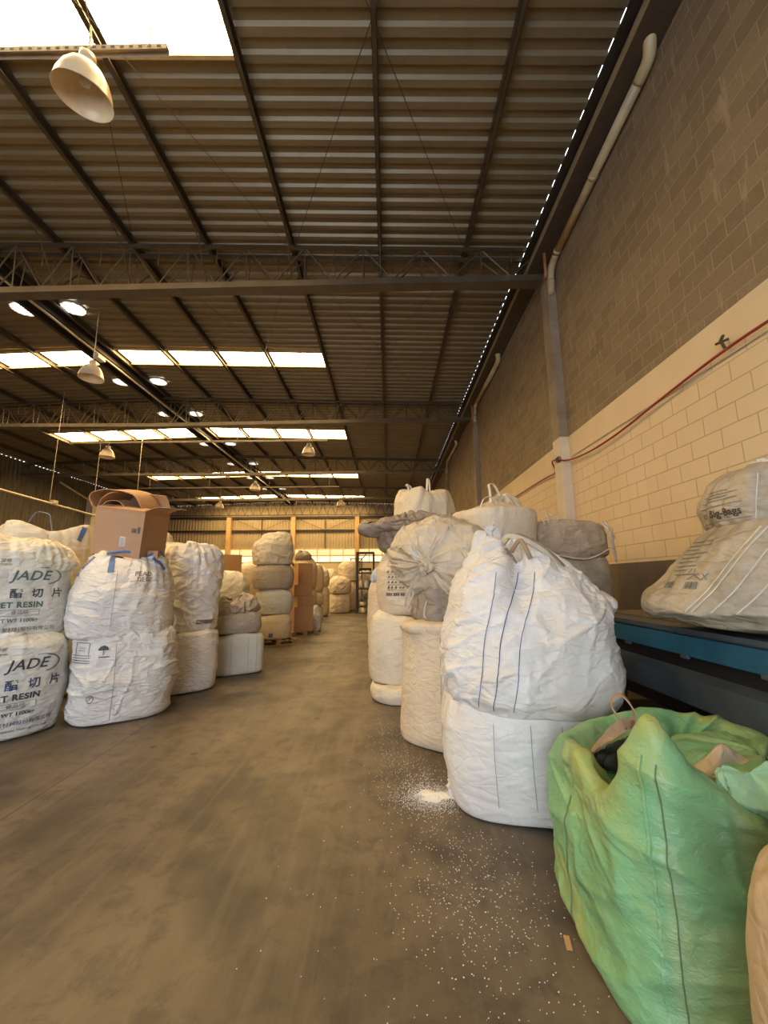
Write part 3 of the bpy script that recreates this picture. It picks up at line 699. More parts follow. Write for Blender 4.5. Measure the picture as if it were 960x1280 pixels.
def decal_mesh(o, me2, phi, cz, ca, mat, name, off=.004, rot=0, mirror=False, skew=0):
    """press a flat mesh (in metres, xy) on the side of bag o; phi local outward angle in degrees"""
    n, r, u = frame(R(phi)); bm = bmesh.new(); bm.from_mesh(me2)
    xs = [v.co.x for v in bm.verts]; ys = [v.co.y for v in bm.verts]
    for ax, (lo, hi) in enumerate(((min(xs), max(xs)), (min(ys), max(ys)))):
        st = .022; k = lo + st
        while k < hi:
            pn = (1, 0, 0) if ax == 0 else (0, 1, 0); pc = (k, 0, 0) if ax == 0 else (0, k, 0)
            bmesh.ops.bisect_plane(bm, geom=bm.verts[:] + bm.edges[:] + bm.faces[:], plane_co=pc, plane_no=pn); k += st
    bad = []
    for v in bm.verts:
        a, b = v.co.x, v.co.y; a, b = a * cos(rot) - b * sin(rot), a * sin(rot) + b * cos(rot) + a * skew
        q = n * 3 + r * (a + ca) + u * (b + cz); h, hn = hit(o, q, -n)
        if h is None or hn is None or abs(hn.dot(n)) < .15: bad.append(v)
        else: v.co = h + (hn if hn.dot(n) > 0 else -hn) * off
    bmesh.ops.delete(bm, geom=bad, context='VERTS')
    m = bpy.data.meshes.new(name); bm.to_mesh(m); bm.free()
    return link(name, m, M[mat], o)

def text_mesh(s, size, bold=0, shear=0, space=1):
    c = bpy.data.curves.new('t', 'FONT'); c.body = s; c.size = size; c.align_x = 'CENTER'; c.align_y = 'CENTER'; c.offset = bold; c.shear = shear; c.space_character = space; c.resolution_u = 3
    t = bpy.data.objects.new('t', c); COL.objects.link(t); bpy.context.view_layer.update()
    m = bpy.data.meshes.new_from_object(t); bpy.data.objects.remove(t); bpy.data.curves.remove(c); return m
def text_on(o, s, phi, cz, ca, size, mat='ink', name='printed_lettering', **k):
    kk = {a: k.pop(a) for a in ('bold', 'shear', 'space') if a in k}
    return decal_mesh(o, text_mesh(s, size, **kk), phi, cz, ca, mat, name, **k)
def shape_on(o, polys, phi, cz, ca, mat='ink', name='printed_mark', **k):
    m = MB()
    for p in polys: m.add([(x, y, 0) for x, y in p], [tuple(range(len(p)))])
    return decal_mesh(o, m.mesh('s'), phi, cz, ca, mat, name, **k)
def ln(x0, y0, x1, y1, w): 
    d = math.hypot(x1 - x0, y1 - y0) or 1; nx, ny = -(y1 - y0) / d * w / 2, (x1 - x0) / d * w / 2
    return [(x0 - nx, y0 - ny), (x1 - nx, y1 - ny), (x1 + nx, y1 + ny), (x0 + nx, y0 + ny)]
def arc(cx, cy, rx, ry, a0, a1, w, n=18):
    out = []
    for i in range(n):
        t0, t1 = R(a0 + (a1 - a0) * i / n), R(a0 + (a1 - a0) * (i + 1) / n)
        out.append(ln(cx + rx * cos(t0), cy + ry * sin(t0), cx + rx * cos(t1), cy + ry * sin(t1), w))
    return out
def line_on(o, pts, phi, w, mat, name='stitch_line', off=.004, th=.004):
    """a stitched line or webbing that follows the surface; pts = (along, z) in the plane facing phi"""
    n, r, u = frame(R(phi)); P = spline([(a, z, 0) for a, z in pts], 14); out = []; sd = []
    for i, p in enumerate(P):
        h, hn = hit(o, n * 3 + r * p.x + u * p.y, -n)
        if h is None: continue
        t = P[min(i + 1, len(P) - 1)] - P[max(i - 1, 0)]; out.append(h + n * off); sd.append(hn.cross(r * t.x + u * t.y) )
    if len(out) < 3: return None
    return MB().ribbon(out, w, sd, th).build(name, M[mat], o)
def top_z(o, x, y):
    h, _ = hit(o, (x, y, 5), (0, 0, -1)); return h.z if h is not None else o.dimensions.z
def loop(o, p0, p1, h, w=.05, mat='strap', lean=(0, 0), name='lifting_strap', sink=.05, side=None):
    """a webbing loop standing on the bag, p0/p1 local xy or xyz of its two ends"""
    a = Vector(p0) if len(p0) == 3 else Vector((*p0, top_z(o, *p0) - sink)); b = Vector(p1) if len(p1) == 3 else Vector((*p1, top_z(o, *p1) - sink))
    m = (a + b) / 2 + Vector((lean[0], lean[1], h)); d = (b - a)
    pts = spline([a, a + (m - a) * .55 - d * .10 + Vector((0, 0, .02)), m - d * .22 - Vector((0, 0, .02)), m, m + d * .22 - Vector((0, 0, .02)), b + (m - b) * .55 + d * .10 + Vector((0, 0, .02)), b], 6)
    sd = Vector(side) if side else Vector((-d.y, d.x, 0)).normalized() if d.length > .01 else Vector((0, 1, 0))
    return MB().ribbon(pts, w, sd, .006).build(name, M[mat], o)
def cord(o, pts, r=.010, mat='strap', name='tie_cord'):
    return MB().tube(spline(pts, 7), r, 6).build(name, M[mat], o, True)

G_R, G_L, G_F = 'bulk bags on the right of the aisle', 'bulk bags on the left of the aisle', 'bulk bags at the far end'
# ---- big white pair in the middle right
N1 = bag('lower white bulk bag on the floor under the tall gathered one, spilling white resin', (1.03, 3.32, 0), -8,
         [(.001, .001, 0, 0, 0, 3.4, 0, 0), (.42, .38, 0, 0, 0, 3.4, 0, 0), (.555, .515, .003, 0, 0, 3.6, 0, 0), (.585, .54, .08, 0, 0, 3.2, 0, 0), (.62, .575, .32, 0, 0, 2.9, 0, 0), (.62, .57, .55, 0, 0, 2.8, .005, 0),
          (.58, .54, .68, 0, 0, 2.8, .02, 0), (.50, .46, .73, 0, 0, 2.6, .02, 0), (.02, .02, .74, 0, 0, 2, 0, 0)],
         'white2', 11, 220, 150, fold=.013, fang=8, crumple=.003, lump=.02, cs=6, group=G_R)
N2 = bag('tall bright white bulk bag with gathered open mouth, stacked on the lower white bag', (1.06, 3.28, .64), -8,
         [(.001, .001, 0, 0, 0, 2.6, 0, 0), (.44, .42, 0, 0, 0, 2.7, 0, 0), (.56, .53, .01, 0, 0, 2.7, .01, 0), (.625, .58, .10, 0, 0, 2.6, .01, 0), (.64, .585, .28, 0, 0, 2.5, .01, 0), (.615, .56, .52, .0, 0, 2.4, .012, 0),
          (.57, .50, .74, .0, 0, 2.3, .02, .1), (.485, .40, .94, -.01, 0, 2.2, .05, .4), (.36, .28, 1.10, -.03, 0, 2.1, .09, .7), (.27, .19, 1.19, -.05, 0, 2.0, .12, 1.), (.245, .16, 1.215, -.05, 0, 2, .14, 1.),
          (.20, .12, 1.17, -.05, 0, 2, .12, 1.), (.17, .10, 1.05, -.05, 0, 2, .08, .5), (.001, .001, 1.0, -.05, 0, 2, 0, 0)],
         'white', 5, 320, 280, fold=.045, fang=24, crumple=.003, lump=.05, cs=6, group=G_R, pk=9,
         zf=lambda t: .05 - .13 * np.cos(t + .2) * (np.cos(t + .2) > 0) + .05 * np.exp(-((t - 3.3) / .45) ** 2) - .19 * np.exp(-((t - 4.65) / .34) ** 2),
         bumps=((4, .70, 22, .10, .13), (-40, .62, 30, .14, .04), (200, .86, 18, .12, .035), (-100, .85, 14, .25, -.045), (235, .95, 12, .18, .03)))
for a0, m_ in ((-.13, 'thread'), (-.02, 'inkblue'), (.10, 'thread')):
    line_on(N2, [(a0 + .06, .96), (a0 + .05, .75), (a0, .5), (a0 - .02, .25), (a0 - .06, .07)], -112, .005, m_)
loop(N2, (-.24, -.02, 1.20), (-.14, .06, 1.22), .13, .06, 'white', (-.02, -.02), side=(1, .3, .2))
MB().ribbon(spline([(-.16, -.12, 1.16), (-.12, -.20, 1.235), (.0, -.235, 1.21), (.14, -.24, 1.12), (.26, -.20, 1.02), (.30, -.14, .96)], 7), .035, (.1, .3, 1), .006).build('lifting_strap', M['strap'], N2)
MB().ribbon(spline([(-.12, -.10, 1.18), (-.05, -.18, 1.25), (.08, -.20, 1.20), (.20, -.22, 1.10), (.30, -.18, 1.0)], 7), .03, (.3, .6, .6), .006).build('lifting_strap', M['greybag'], N2)
cord(N2, [(-.08, -.16, 1.12), (-.03, -.235, 1.20), (.0, -.26, 1.16), (.04, -.25, 1.06)], .016, 'stripbrown', 'neck_tie')
cord(N2, [(-.11, -.08, 1.15), (-.06, -.13, 1.06), (-.04, -.16, .98)], .012, 'greybag', 'neck_tie')
cord(N1, [(-.47, -.32, .67), (-.53, -.34, .60), (-.54, -.34, .45), (-.53, -.35, .30)], .006, 'strap')
cord(N1, [(-.50, -.30, .68), (-.56, -.31, .56), (-.55, -.31, .36)], .005, 'strap')
for a_ in (-.18, .05, .24):
    line_on(N1, [(a_, .62), (a_, .4), (a_ + .01, .12)], -100, .004, 'seamgrey', 'fold_line')

# ---- green bag, open and slack, nearest on the right
def zg(t):
    t = (t + 2 * pi) % (2 * pi); deg = np.degrees(t)
    g = lambda c, w: np.exp(-(((deg - c + 180) % 360 - 180) / w) ** 2)
    return -.035 + .24 * g(227, 11) - .10 * g(200, 16) - .07 * g(140, 28) + .03 * g(90, 40) - .10 * g(330, 45) - .13 * g(0, 45) - .08 * g(275, 20)
O1 = bag('open slack green bulk bag in the foreground with brown tie and dark mouth', (1.42, 1.98, 0), -4,
         [(.001, .001, 0, 0, 0, 5, 0, 0), (.50, .40, 0, .0, 0, 5, 0, 0), (.585, .485, .01, .0, 0, 4.6, 0, 0), (.60, .515, .10, .0, 0, 4.4, 0, 0), (.615, .53, .30, 0, 0, 4.2, 0, 0), (.62, .53, .50, 0, 0, 4.2, .01, 0),
          (.61, .52, .66, -.0, 0, 4.0, .015, .35), (.585, .49, .78, -.0, 0, 3.8, .03, .8), (.56, .465, .835, 0, 0, 3.6, .04, 1), (.52, .43, .84, 0, 0, 3.2, .05, 1), (.47, .38, .77, 0, 0, 3.0, .06, .8), (.40, .31, .68, 0, 0, 2.6, .06, .3),
          (.2, .16, .63, 0, 0, 2, .04, 0), (.001, .001, .62, 0, 0, 2, 0, 0)],
         'green', 23, 360, 300, fold=.042, fang=-32, fscale=.8, crumple=.007, lump=.04, cs=4, zf=zg, pk=11, name='bulk_bag', group=G_R,
         bumps=((180, .58, 14, .10, -.05), (-95, .45, 16, .25, .05), (-70, .55, 12, .3, -.05), (178, .05, 60, .07, .03)))
line_on(O1, [(0.0, .92), (.01, .7), (.02, .45), (.02, .2), (.02, .03)], -139, .010, 'green', 'corner_seam', off=.006)
line_on(O1, [(.03, .90), (.035, .7), (.045, .45), (.045, .2), (.045, .03)], -137, .005, 'seamgreen', 'stitch_line')
line_on(O1, [(-.16, .55), (-.15, .4), (-.15, .05)], 190, .004, 'seamgreen', 'stitch_line')
for w_, tw in ((.050, 0), (.035, .9)):
    pp = spline([(-.44, .12 + tw * .03, .70), (-.38, .08, .80), (-.30, .05 + tw * .02, .87), (-.27, .02, .86), (-.29 - tw * .03, -.04, .78), (-.36, -.10, .70)], 7)
    MB().ribbon(pp, w_, [(cos(i * .16 + tw), .4, sin(i * .16 + tw)) for i in range(len(pp))], .006).build('neck_tie', M['stripbrown'], O1)
pp = spline([(-.28, .03, .84), (-.25, .08, .92), (-.28, .12, .98), (-.34, .11, .94), (-.31, .04, .85)], 7)
MB().ribbon(pp, .050, [(.3, 1, .2 * sin(i * .2)) for i in range(len(pp))], .006).build('neck_tie', M['stripbrown'], O1)
q = bag('', (-.26, .14, .66), 20, [(.001, .001, 0, 0, 0, 2, 0, 0), (.16, .09, 0, 0, 0, 2, .05, 0), (.17, .10, .05, 0, 0, 2, .1, .3), (.10, .05, .08, 0, 0, 2, .1, .4), (.001, .001, .09, 0, 0, 2, 0, 0)], 'void', 31, 60, 24, fold=.02, crumple=.01, cs=12, parent=O1, name='mouth_shade')  # dark mound that paints the shaded hollow of the open mouth
bag('', (.20, -.06, .56), 12, [(.001, .001, 0, 0, 0, 2, 0, 0), (.33, .36, .02, 0, 0, 3, .02, 0), (.36, .38, .12, 0, 0, 3, .04, .1), (.26, .30, .19, .02, 0, 2.6, .06, .3), (.1, .1, .20, .04, 0, 2, .06, .3), (.001, .001, .20, 0, 0, 2, 0, 0)], 'green', 37, 140, 60, fold=.05, fang=50, crumple=.008, lump=.05, parent=O1, name='folded_mouth', pk=7)
q = bag('', (.0, -.12, .67), 10, [(.001, .001, 0, 0, 0, 2, 0, 0), (.13, .08, .02, 0, 0, 2.2, .03, 0), (.13, .07, .09, 0, 0, 2.2, .05, .1), (.08, .03, .12, 0, 0, 2, .05, .1), (.001, .001, .18, 0, 0, 2, 0, 0)], 'tan', 33, 70, 30, fold=.015, crumple=.004, parent=O1, name='packed_contents')
q = bag('', (-.10, -.40, .66), -25, [(.001, .001, 0, 0, 0, 2, 0, 0), (.08, .05, .02, 0, 0, 2.2, .1, 0), (.12, .05, .13, .02, -.06, 2.2, .1, .1), (.10, .03, .22, 0, 0, 2, .1, .5), (.001, .001, .20, 0, 0, 2, 0, 0)], 'mint', 35, 70, 40, fold=.02, crumple=.006, parent=O1, name='mouth_flap', flat=False)

P1 = bag('beige bulk bag at the lower right edge, in front of the green one', (1.25, .93, 0), 25, rings_full(.40, .38, .91, 2.8, .06, .08), 'dusty', 41, 220, 180, fold=.010, fang=55, crumple=.004, lump=.04, group=G_R, cs=5)

# ---- stack K (tall tan bag, grey folded bag, big crumpled tan bag)
K1 = bag('tall tan bulk bag standing on the floor beside the big white pair', (.62, 4.36, 0), -35,
         [(.001, .001, 0, 0, 0, 2.6, 0, 0), (.38, .36, 0, 0, 0, 2.8, 0, 0), (.46, .445, .005, 0, 0, 2.8, 0, 0), (.478, .462, .08, 0, 0, 2.6, 0, 0), (.47, .46, .5, 0, 0, 2.4, 0, 0), (.45, .44, .9, 0, 0, 2.3, .004, 0), (.45, .44, 1.04, 0, 0, 2.3, .01, .1),
          (.475, .465, 1.08, 0, 0, 2.3, .03, .3), (.46, .45, 1.13, 0, 0, 2.3, .03, .3), (.38, .36, 1.14, 0, 0, 2.2, .03, .2), (.02, .02, 1.12, 0, 0, 2, 0, 0)],
         'cream', 43, 180, 170, fold=.008, fang=6, fscale=1.3, crumple=.002, lump=.015, group=G_R, bumps=((-110, 1.08, 10, .05, .05),))
for a_ in (.02, .16): line_on(K1, [(a_, 1.0), (a_, .6), (a_, .1)], -75, .006, 'seamgrey')
for z_ in (.05, .09, .13): line_on(K1, [(-.25, z_ + .04), (-.1, z_), (.1, z_ - .01), (.25, z_)], -75, .004, 'strap', 'fold_line')
K2 = bag('grey folded bulk bag squeezed between the tall tan bag and the crumpled one', (.70, 4.40, 1.08), 10,
         [(.001, .001, 0, 0, 0, 2.2, 0, 0), (.36, .34, 0, 0, 0, 2.2, .05, 0), (.43, .40, .10, 0, 0, 2.2, .07, 0), (.42, .40, .32, 0, 0, 2.2, .06, .2), (.3, .3, .48, 0, 0, 2, .08, .4), (.001, .001, .5, 0, 0, 2, 0, 0)],
         'greybag', 47, 150, 90, fold=.05, fang=-35, crumple=.016, lump=.05, group=G_R, pk=9)
K3 = bag('big cream crumpled bulk bag lying sideways with a knotted mouth facing the aisle', (.83, 4.55, 1.72), 0,
         [(.001, .001, 0, 0, 0, 2.4, 0, 0), (.30, .26, .02, 0, 0, 2.4, .02, 0), (.50, .40, .12, 0, 0, 2.4, .01, 0), (.58, .45, .34, 0, 0, 2.3, .01, 0), (.54, .43, .52, 0, 0, 2.2, .02, 0), (.40, .34, .64, 0, .02, 2.1, .04, 0),
          (.20, .18, .70, 0, .02, 2, .06, 0), (.06, .06, .715, 0, .02, 2, .1, 0), (.045, .045, .73, 0, .0, 2, .1, 0), (.065, .055, .77, 0, -.03, 2, .25, 0), (.03, .02, .81, 0, -.03, 2, .2, 0), (.001, .001, .79, 0, -.03, 2, 0, 0)],
         'tan', 53, 280, 220, fold=.060, fang=62, fscale=.7, crumple=.022, lump=.16, cs=3.5, group=G_R, pk=13, flat=False)
K3.rotation_euler = (Vector((-.62, -.78, -.02))).to_track_quat('Z', 'Y').to_euler()
K3.data.materials[0] = M['pale'] if False else m_fabric('cream_crumpled', (.60, .52, .40), (.44, .32, .18), .55, wr=.9, dscale=2.4)
cord(K3, [(.07, 0, .72), (0, .08, .73), (-.07, 0, .72), (0, -.07, .73), (.07, 0, .735)], .012, 'strap', 'neck_tie')
loop(K3, (-.34, .22, .50), (-.10, .05, .74), .10, .05, 'strapwhite', (.0, .08), side=(.3, .8, .2))
for (x_, y_) in ((-.30, -.22), (-.06, -.30)):
    MB().ribbon(spline([(x_ + .04, y_ + .04, .55), (x_, y_ - .06, .64), (x_ - .03, y_ - .20, .66), (x_ + .0, y_ - .22, .64), (x_ + .05, y_ - .06, .60)], 6), .032, (0, .2, 1), .006).build('lifting_strap', M['strapwhite'], K3)

# ---- stack J
J0 = bag('squashed grey beige bag at the bottom of the printed bag stack', (.22, 5.75, 0), 0, rings_full(.44, .44, .22, 2.4, .05, .02), 'pale', 61, 120, 60, fold=.03, fang=35, crumple=.01, group=G_R)
J1 = bag('smooth cream bulk bag in the middle of the stack with printed bag', (.26, 5.85, .20), -20, rings_full(.47, .46, .90, 3., .05, .05, base=.97), 'pale', 63, 130, 110, fold=.008, crumple=.003, group=G_R)
J2 = bag('tan bulk bag printed with small dark symbols, above the smooth cream one', (.30, 5.85, 1.08), -20, rings_full(.43, .42, .82, 2.5, .05, .06, sh=.85), 'cream', 67, 150, 110, fold=.014, crumple=.005, lump=.04, group=G_R)
# print: boxed symbol rows and a dark line of barcodes
pol = [ln(-.13, .27, .12, .27, .006), ln(-.13, .20, .12, .20, .006), ln(-.13, .27, -.13, .20, .006), ln(.12, .27, .12, .20, .006)]
rnd = random.Random(3)
for r_, z_ in enumerate((.13, .06, -.01, -.08)):
    for k in range(5):
        x_ = -.13 + .055 * k + rnd.uniform(-.01, .01); h_ = rnd.uniform(.012, .022)
        pol += [ln(x_, z_ - h_, x_ + .02, z_ + h_, .010), ln(x_ + .02, z_ - h_, x_ + .025, z_ + h_ * .5, .008), ln(x_, z_, x_ + .03, z_, .007)]
    pol.append(ln(-.13, z_ - .034, .12, z_ - .034, .004))
for k in range(17):
    x_ = -.14 + .017 * k; 
    if k % 6 != 5: pol.append(ln(x_, -.15, x_, -.19, rnd.choice((.008, .011, .013))))
shape_on(J2, pol, -88, .45, -.06, 'inkbrown', 'printed_symbols')
J3 = bag('brown grey crumpled empty bag draped over the printed tan bag', (.30, 5.80, 1.86), 0,
         [(.001, .001, 0, 0, 0, 2.2, 0, 0), (.34, .32, 0, 0, 0, 2.2, .08, .3), (.42, .38, .12, -.02, 0, 2.2, .09, .3), (.40, .36, .32, -.02, 0, 2.1, .09, .3), (.34, .3, .46, 0, 0, 2, .1, .4), (.001, .001, .52, 0, 0, 2, 0, 0)],
         'brownbag', 71, 190, 120, fold=.07, fang=60, crumple=.025, lump=.08, group=G_R, pk=8)
J3b = bag('grey limp sack hanging out sideways on top of the brown crumpled bag', (.28, 5.70, 2.24), 0,
         [(.001, .001, 0, 0, 0, 2.2, 0, 0), (.46, .30, .02, .02, 0, 2.2, .1, .9), (.60, .34, .06, -.02, 0, 2.2, .16, 1.2), (.46, .28, .17, .06, 0, 2.1, .16, 1.2), (.25, .18, .26, .10, 0, 2, .1, .9), (.001, .001, .30, .10, 0, 2, 0, 0)],
         'greybag', 73, 220, 130, fold=.06, fang=-15, crumple=.04, lump=.13, cs=5, group=G_R, pk=9, bumps=((183, .06, 12, .05, .07),), flat=False)
J3b.scale = (1, 1, .8)
cord(J3b, [(-.30, -.20, .20), (-.22, -.32, .12), (-.05, -.33, .16), (.10, -.34, .13), (.25, -.30, .2)], .014, 'greybag')
S4 = []
for k, z_ in enumerate((0, 1.12)):
    S4.append(bag(['lower cream bag of the hidden stack behind the printed bag', 'upper cream bag of the hidden stack, carrying the looped white bag'][k], (.72, 7.0, z_), 12, rings_full(.48, .46, 1.10, 3.2, .05, .04), 'pale', 75 + k, 70, 50, group=G_R))
J4 = bag('cream white ribbed bulk bag with upright loops, topmost beside the roof column', (.62, 6.75, 2.24), 25,
         [(.001, .001, 0, 0, 0, 3, 0, 0), (.40, .38, 0, 0, 0, 3, 0, 0), (.46, .44, .06, 0, 0, 2.8, .03, 0), (.48, .46, .35, 0, 0, 2.6, .05, .1), (.45, .43, .60, 0, 0, 2.6, .07, .5), (.38, .36, .74, 0, 0, 2.8, .09, 1), (.20, .2, .76, 0, 0, 2.4, .1, .8), (.001, .001, .72, 0, 0, 2, 0, 0)],
         'pale', 79, 180, 110, fold=.02, fang=80, crumple=.006, group=G_R, pk=7)
for (x_, y_, hh, lx) in ((-.36, -.16, .14, -.08), (-.12, -.30, .28, 0), (.32, -.12, .20, .06), (.30, .28, .18, 0)):
    loop(J4, (x_, y_), (x_ + .10, y_ + .05), hh, .035, 'strapwhite', (lx, 0))
bag('small blue and white crumpled bag sticking out beside the printed bag stack', (-.16, 6.6, 1.50), 0, [(.001, .001, 0, 0, 0, 2, 0, 0), (.12, .10, .03, 0, 0, 2, .1, .2), (.14, .12, .12, 0, 0, 2, .14, .3), (.06, .06, .22, 0, 0, 2, .1, .3), (.001, .001, .24, 0, 0, 2, 0, 0)],
    m_fabric('blue_white', (.52, .58, .62), (.10, .22, .36), .8, dscale=6), 81, 50, 30, fold=.03, crumple=.02, cs=12, group=G_R)
bag('slim cream bag showing left of the printed tan bag', (-.02, 6.7, 0), 0, rings_full(.30, .30, 1.5, 2.4, .05, .03), 'cream', 82, 60, 60, fold=.03, fang=60, crumple=.01, group=G_R)

# ---- L: round white bag with loops, M: grey-brown bag near the wall
L0a = bag('barely visible lower cream bag under the rounded bag with tall loops', (1.36, 5.25, 0), 20, rings_full(.46, .46, .82, 3, .04, .03), 'pale', 85, 70, 50, group=G_R)
L0b = bag('barely visible middle cream bag under the rounded bag with tall loops', (1.36, 5.25, .82), 20, rings_full(.46, .46, .76, 3, .04, .03), 'pale', 86, 70, 50, group=G_R)
L1 = bag('rounded cream bulk bag with tied mouth and tall loops behind the big white bag', (1.36, 5.15, 1.52), 15,
         [(.001, .001, 0, 0, 0, 2.4, 0, 0), (.42, .40, 0, 0, 0, 2.4, 0, 0), (.49, .47, .10, 0, 0, 2.3, 0, 0), (.50, .48, .45, 0, 0, 2.2, 0, 0), (.51, .49, .80, 0, 0, 2.5, .005, .0), (.49, .47, .89, 0, 0, 2.5, .02, .1), (.38, .36, .92, 0, 0, 2.2, .06, .3),
          (.24, .2, .96, .02, 0, 2, .12, .6), (.14, .12, 1.0, .04, 0, 2, .14, 1.), (.001, .001, 1.0, .04, 0, 2, 0, 0)],
         'pale', 89, 220, 160, fold=.012, fang=70, crumple=.004, group=G_R, pk=10, cs=8, zf=lambda t: .06 * np.sin(3 * t + 1) + .06 * np.cos(t))
q = bag('', (.06, -.08, .84), 0, [(.001, .001, 0, 0, 0, 2, 0, 0), (.32, .22, .0, 0, 0, 2, .1, .2), (.33, .24, .07, 0, 0, 2, .16, .5), (.22, .16, .17, .06, 0, 2, .2, .9), (.10, .08, .26, .08, 0, 2, .2, .8), (.001, .001, .26, .08, 0, 2, 0, 0)], 'strap', 91, 140, 60, fold=.05, fang=50, crumple=.016, cs=9, parent=L1, name='gathered_mouth', pk=8, flat=False)
loop(L1, (-.12, -.18, .98), (.10, -.08, 1.02), .24, .032, 'strapwhite', (-.06, 0)); loop(L1, (-.28, -.20, .90), (-.05, -.22, .92), .14, .032, 'strapwhite', (0, 0))
loop(L1, (-.40, -.16, .86), (-.44, -.05, .72), -.16, .04, 'strapwhite', (-.10, -.10), side=(.3, .8, .3)); loop(L1, (.16, -.05, 1.0), (.26, .04, .9), .18, .035, 'strapwhite', (-.02, 0))
M0 = bag('brown lower bag of the stack standing against the block wall behind the machine', (2.38, 5.3, 0), 8, rings_full(.45, .44, 1.05, 3, .04, .03), 'brownbag', 93, 70, 50, group=G_R)
M1 = bag('brownish tan bulk bag below the grey tied one near the wall column', (2.30, 5.25, 1.04), 8, rings_full(.44, .44, .82, 2.8, .05, .03), 'tan', 95, 110, 80, fold=.02, group=G_R)
M1.data.materials[0] = M['dirty']
M2 = bag('grey brown tied bulk bag with rope loops against the block wall', (2.28, 5.20, 1.78), 8,
         [(.001, .001, 0, 0, 0, 2.8, 0, 0), (.40, .38, 0, 0, 0, 2.8, .02, 0), (.46, .43, .08, 0, 0, 2.8, .02, 0), (.46, .43, .34, 0, 0, 2.8, .03, .3), (.43, .40, .46, 0, 0, 2.6, .07, .5), (.34, .3, .48, 0, 0, 2.4, .12, .5), (.001, .001, .42, 0, 0, 2, 0, 0)],
         'greybag', 97, 200, 110, fold=.035, fang=15, crumple=.008, group=G_R, pk=11)
M2.data.materials[0] = m_fabric('grey_brown_woven', (.42, .33, .23), (.22, .16, .10), .6, wr=.7)
cord(M2, [(.30, -.34, .46), (.36, -.40, .30), (.42, -.36, .16), (.48, -.30, .02), (.40, -.40, -.02), (.36, -.42, .14), (.34, -.38, .40)], .014)
cord(M2, [(.38, -.30, .46), (.44, -.34, .30), (.36, -.42, .22), (.33, -.43, .30), (.40, -.38, .36)], .018)
cord(M2, [(-.42, -.30, .42), (-.44, -.24, .62), (-.30, -.28, .48)], .008); cord(M2, [(-.38, -.34, .42), (-.36, -.28, .56), (-.22, -.32, .46)], .008)
cord(M2, [(-.40, -.42, .05), (0, -.45, .0), (.36, -.42, .14)], .010)

# ---- dirty bags on the machine
R1 = bag('large dirty grey printed bulk bag slumped on the machine deck', (2.42, 2.50, 1.235), -22,
         [(.001, .001, 0, 0, 0, 3, 0, 0), (.40, .34, 0, .05, 0, 2.8, 0, 0), (.56, .46, .02, .03, 0, 2.8, 0, 0), (.70, .54, .10, 0, 0, 2.6, 0, 0), (.69, .54, .20, .0, 0, 2.5, .01, 0), (.58, .48, .42, .04, 0, 2.3, .02, 0),
          (.46, .42, .58, .06, 0, 2.3, .03, 0), (.38, .36, .66, .08, 0, 2.2, .04, 0), (.001, .001, .68, .08, 0, 2, 0, 0)],
         'dirty', 101, 260, 180, fold=.020, fang=-14, crumple=.006, lump=.05, group='dirty bags on the machine', cs=5, bumps=((178, .14, 30, .10, .07),))
R2 = bag('upper dirty grey bag with faint print, rolled on top of the slumped one', (2.56, 2.50, 1.83), -22,
         [(.001, .001, 0, 0, 0, 3, 0, 0), (.36, .32, 0, 0, 0, 2.6, .02, 0), (.44, .38, .05, 0, 0, 2.6, .03, 0), (.46, .40, .16, .0, 0, 2.5, .03, .1), (.41, .36, .32, .02, 0, 2.4, .04, .4), (.33, .28, .38, .04, 0, 2.3, .06, .6), (.22, .2, .36, .05, 0, 2.2, .06, .3), (.001, .001, .32, .05, 0, 2, 0, 0)],
         'dirty', 103, 220, 130, fold=.022, fang=10, crumple=.006, lump=.04, group='dirty bags on the machine')
for a_ in (-.28, -.25, -.16, -.05): line_on(R1, [(a_ + .22, .60), (a_ + .10, .45), (a_ - .04, .25), (a_ - .16, .12)], -112, .007, 'threadpale')
for a_ in (-.16, -.07, -.04, .04): line_on(R2, [(a_ + .02, .33), (a_, .2), (a_ - .02, .06)], -112, .006, 'threadpale')
pr = []
for r_ in range(9):
    z_ = .10 - r_ * .026; pr += [ln(-.15 + rnd.uniform(0, .03), z_, .02 + rnd.uniform(-.05, .06), z_ + .004, .006)]
shape_on(R1, pr, -138, .44, -.20, 'inkfade', 'printed_lines')
pr = []
for (cx_, w_) in ((-.16, .07), (.0, .09)):
    for k in range(9): pr.append(ln(cx_ + w_ * k / 9, -.02, cx_ + w_ * k / 9, .02, .004 + .003 * (k % 3)))
pr += [ln(.0, .035, .05, .06, .006), ln(.05, .06, .10, .03, .006), ln(.10, .07, .13, .03, .005), ln(.10, .03, .13, .07, .005), ln(.0, .07, .02, .10, .005), ln(.04, .07, .04, .10, .005)]
shape_on(R1, pr, -138, .27, -.20, 'inkfade', 'printed_barcode')
text_on(R2, 'Big-Bags', -140, .12, -.12, .062, 'inkbrown', bold=.0015)
shape_on(R2, [ln(-.20, .045, .12, .050, .004), ln(-.20, -.05, .15, -.045, .004)] + [ln(-.18 + rnd.uniform(0, .05), .08 + .02 * k, .06 + rnd.uniform(-.05, .05), .084 + .02 * k, .005) for k in range(4)] + arc(-.17, 0, .018, .012, 0, 360, .006, 10), -140, .12, -.12, 'inkfade', 'printed_lines')
W1 = bag('clean white plastic wad tucked in the mouth of the upper dirty bag, left one', (2.42, 2.60, 2.12), 20, [(.001, .001, 0, 0, 0, 2, 0, 0), (.12, .10, .02, 0, 0, 2, .1, .2), (.14, .10, .08, 0, 0, 2, .14, .5), (.08, .06, .13, 0, 0, 2, .14, .5), (.001, .001, .13, 0, 0, 2, 0, 0)], 'white', 105, 100, 50, fold=.04, fang=60, crumple=.012, cs=10, group='white wads in the dirty bag')
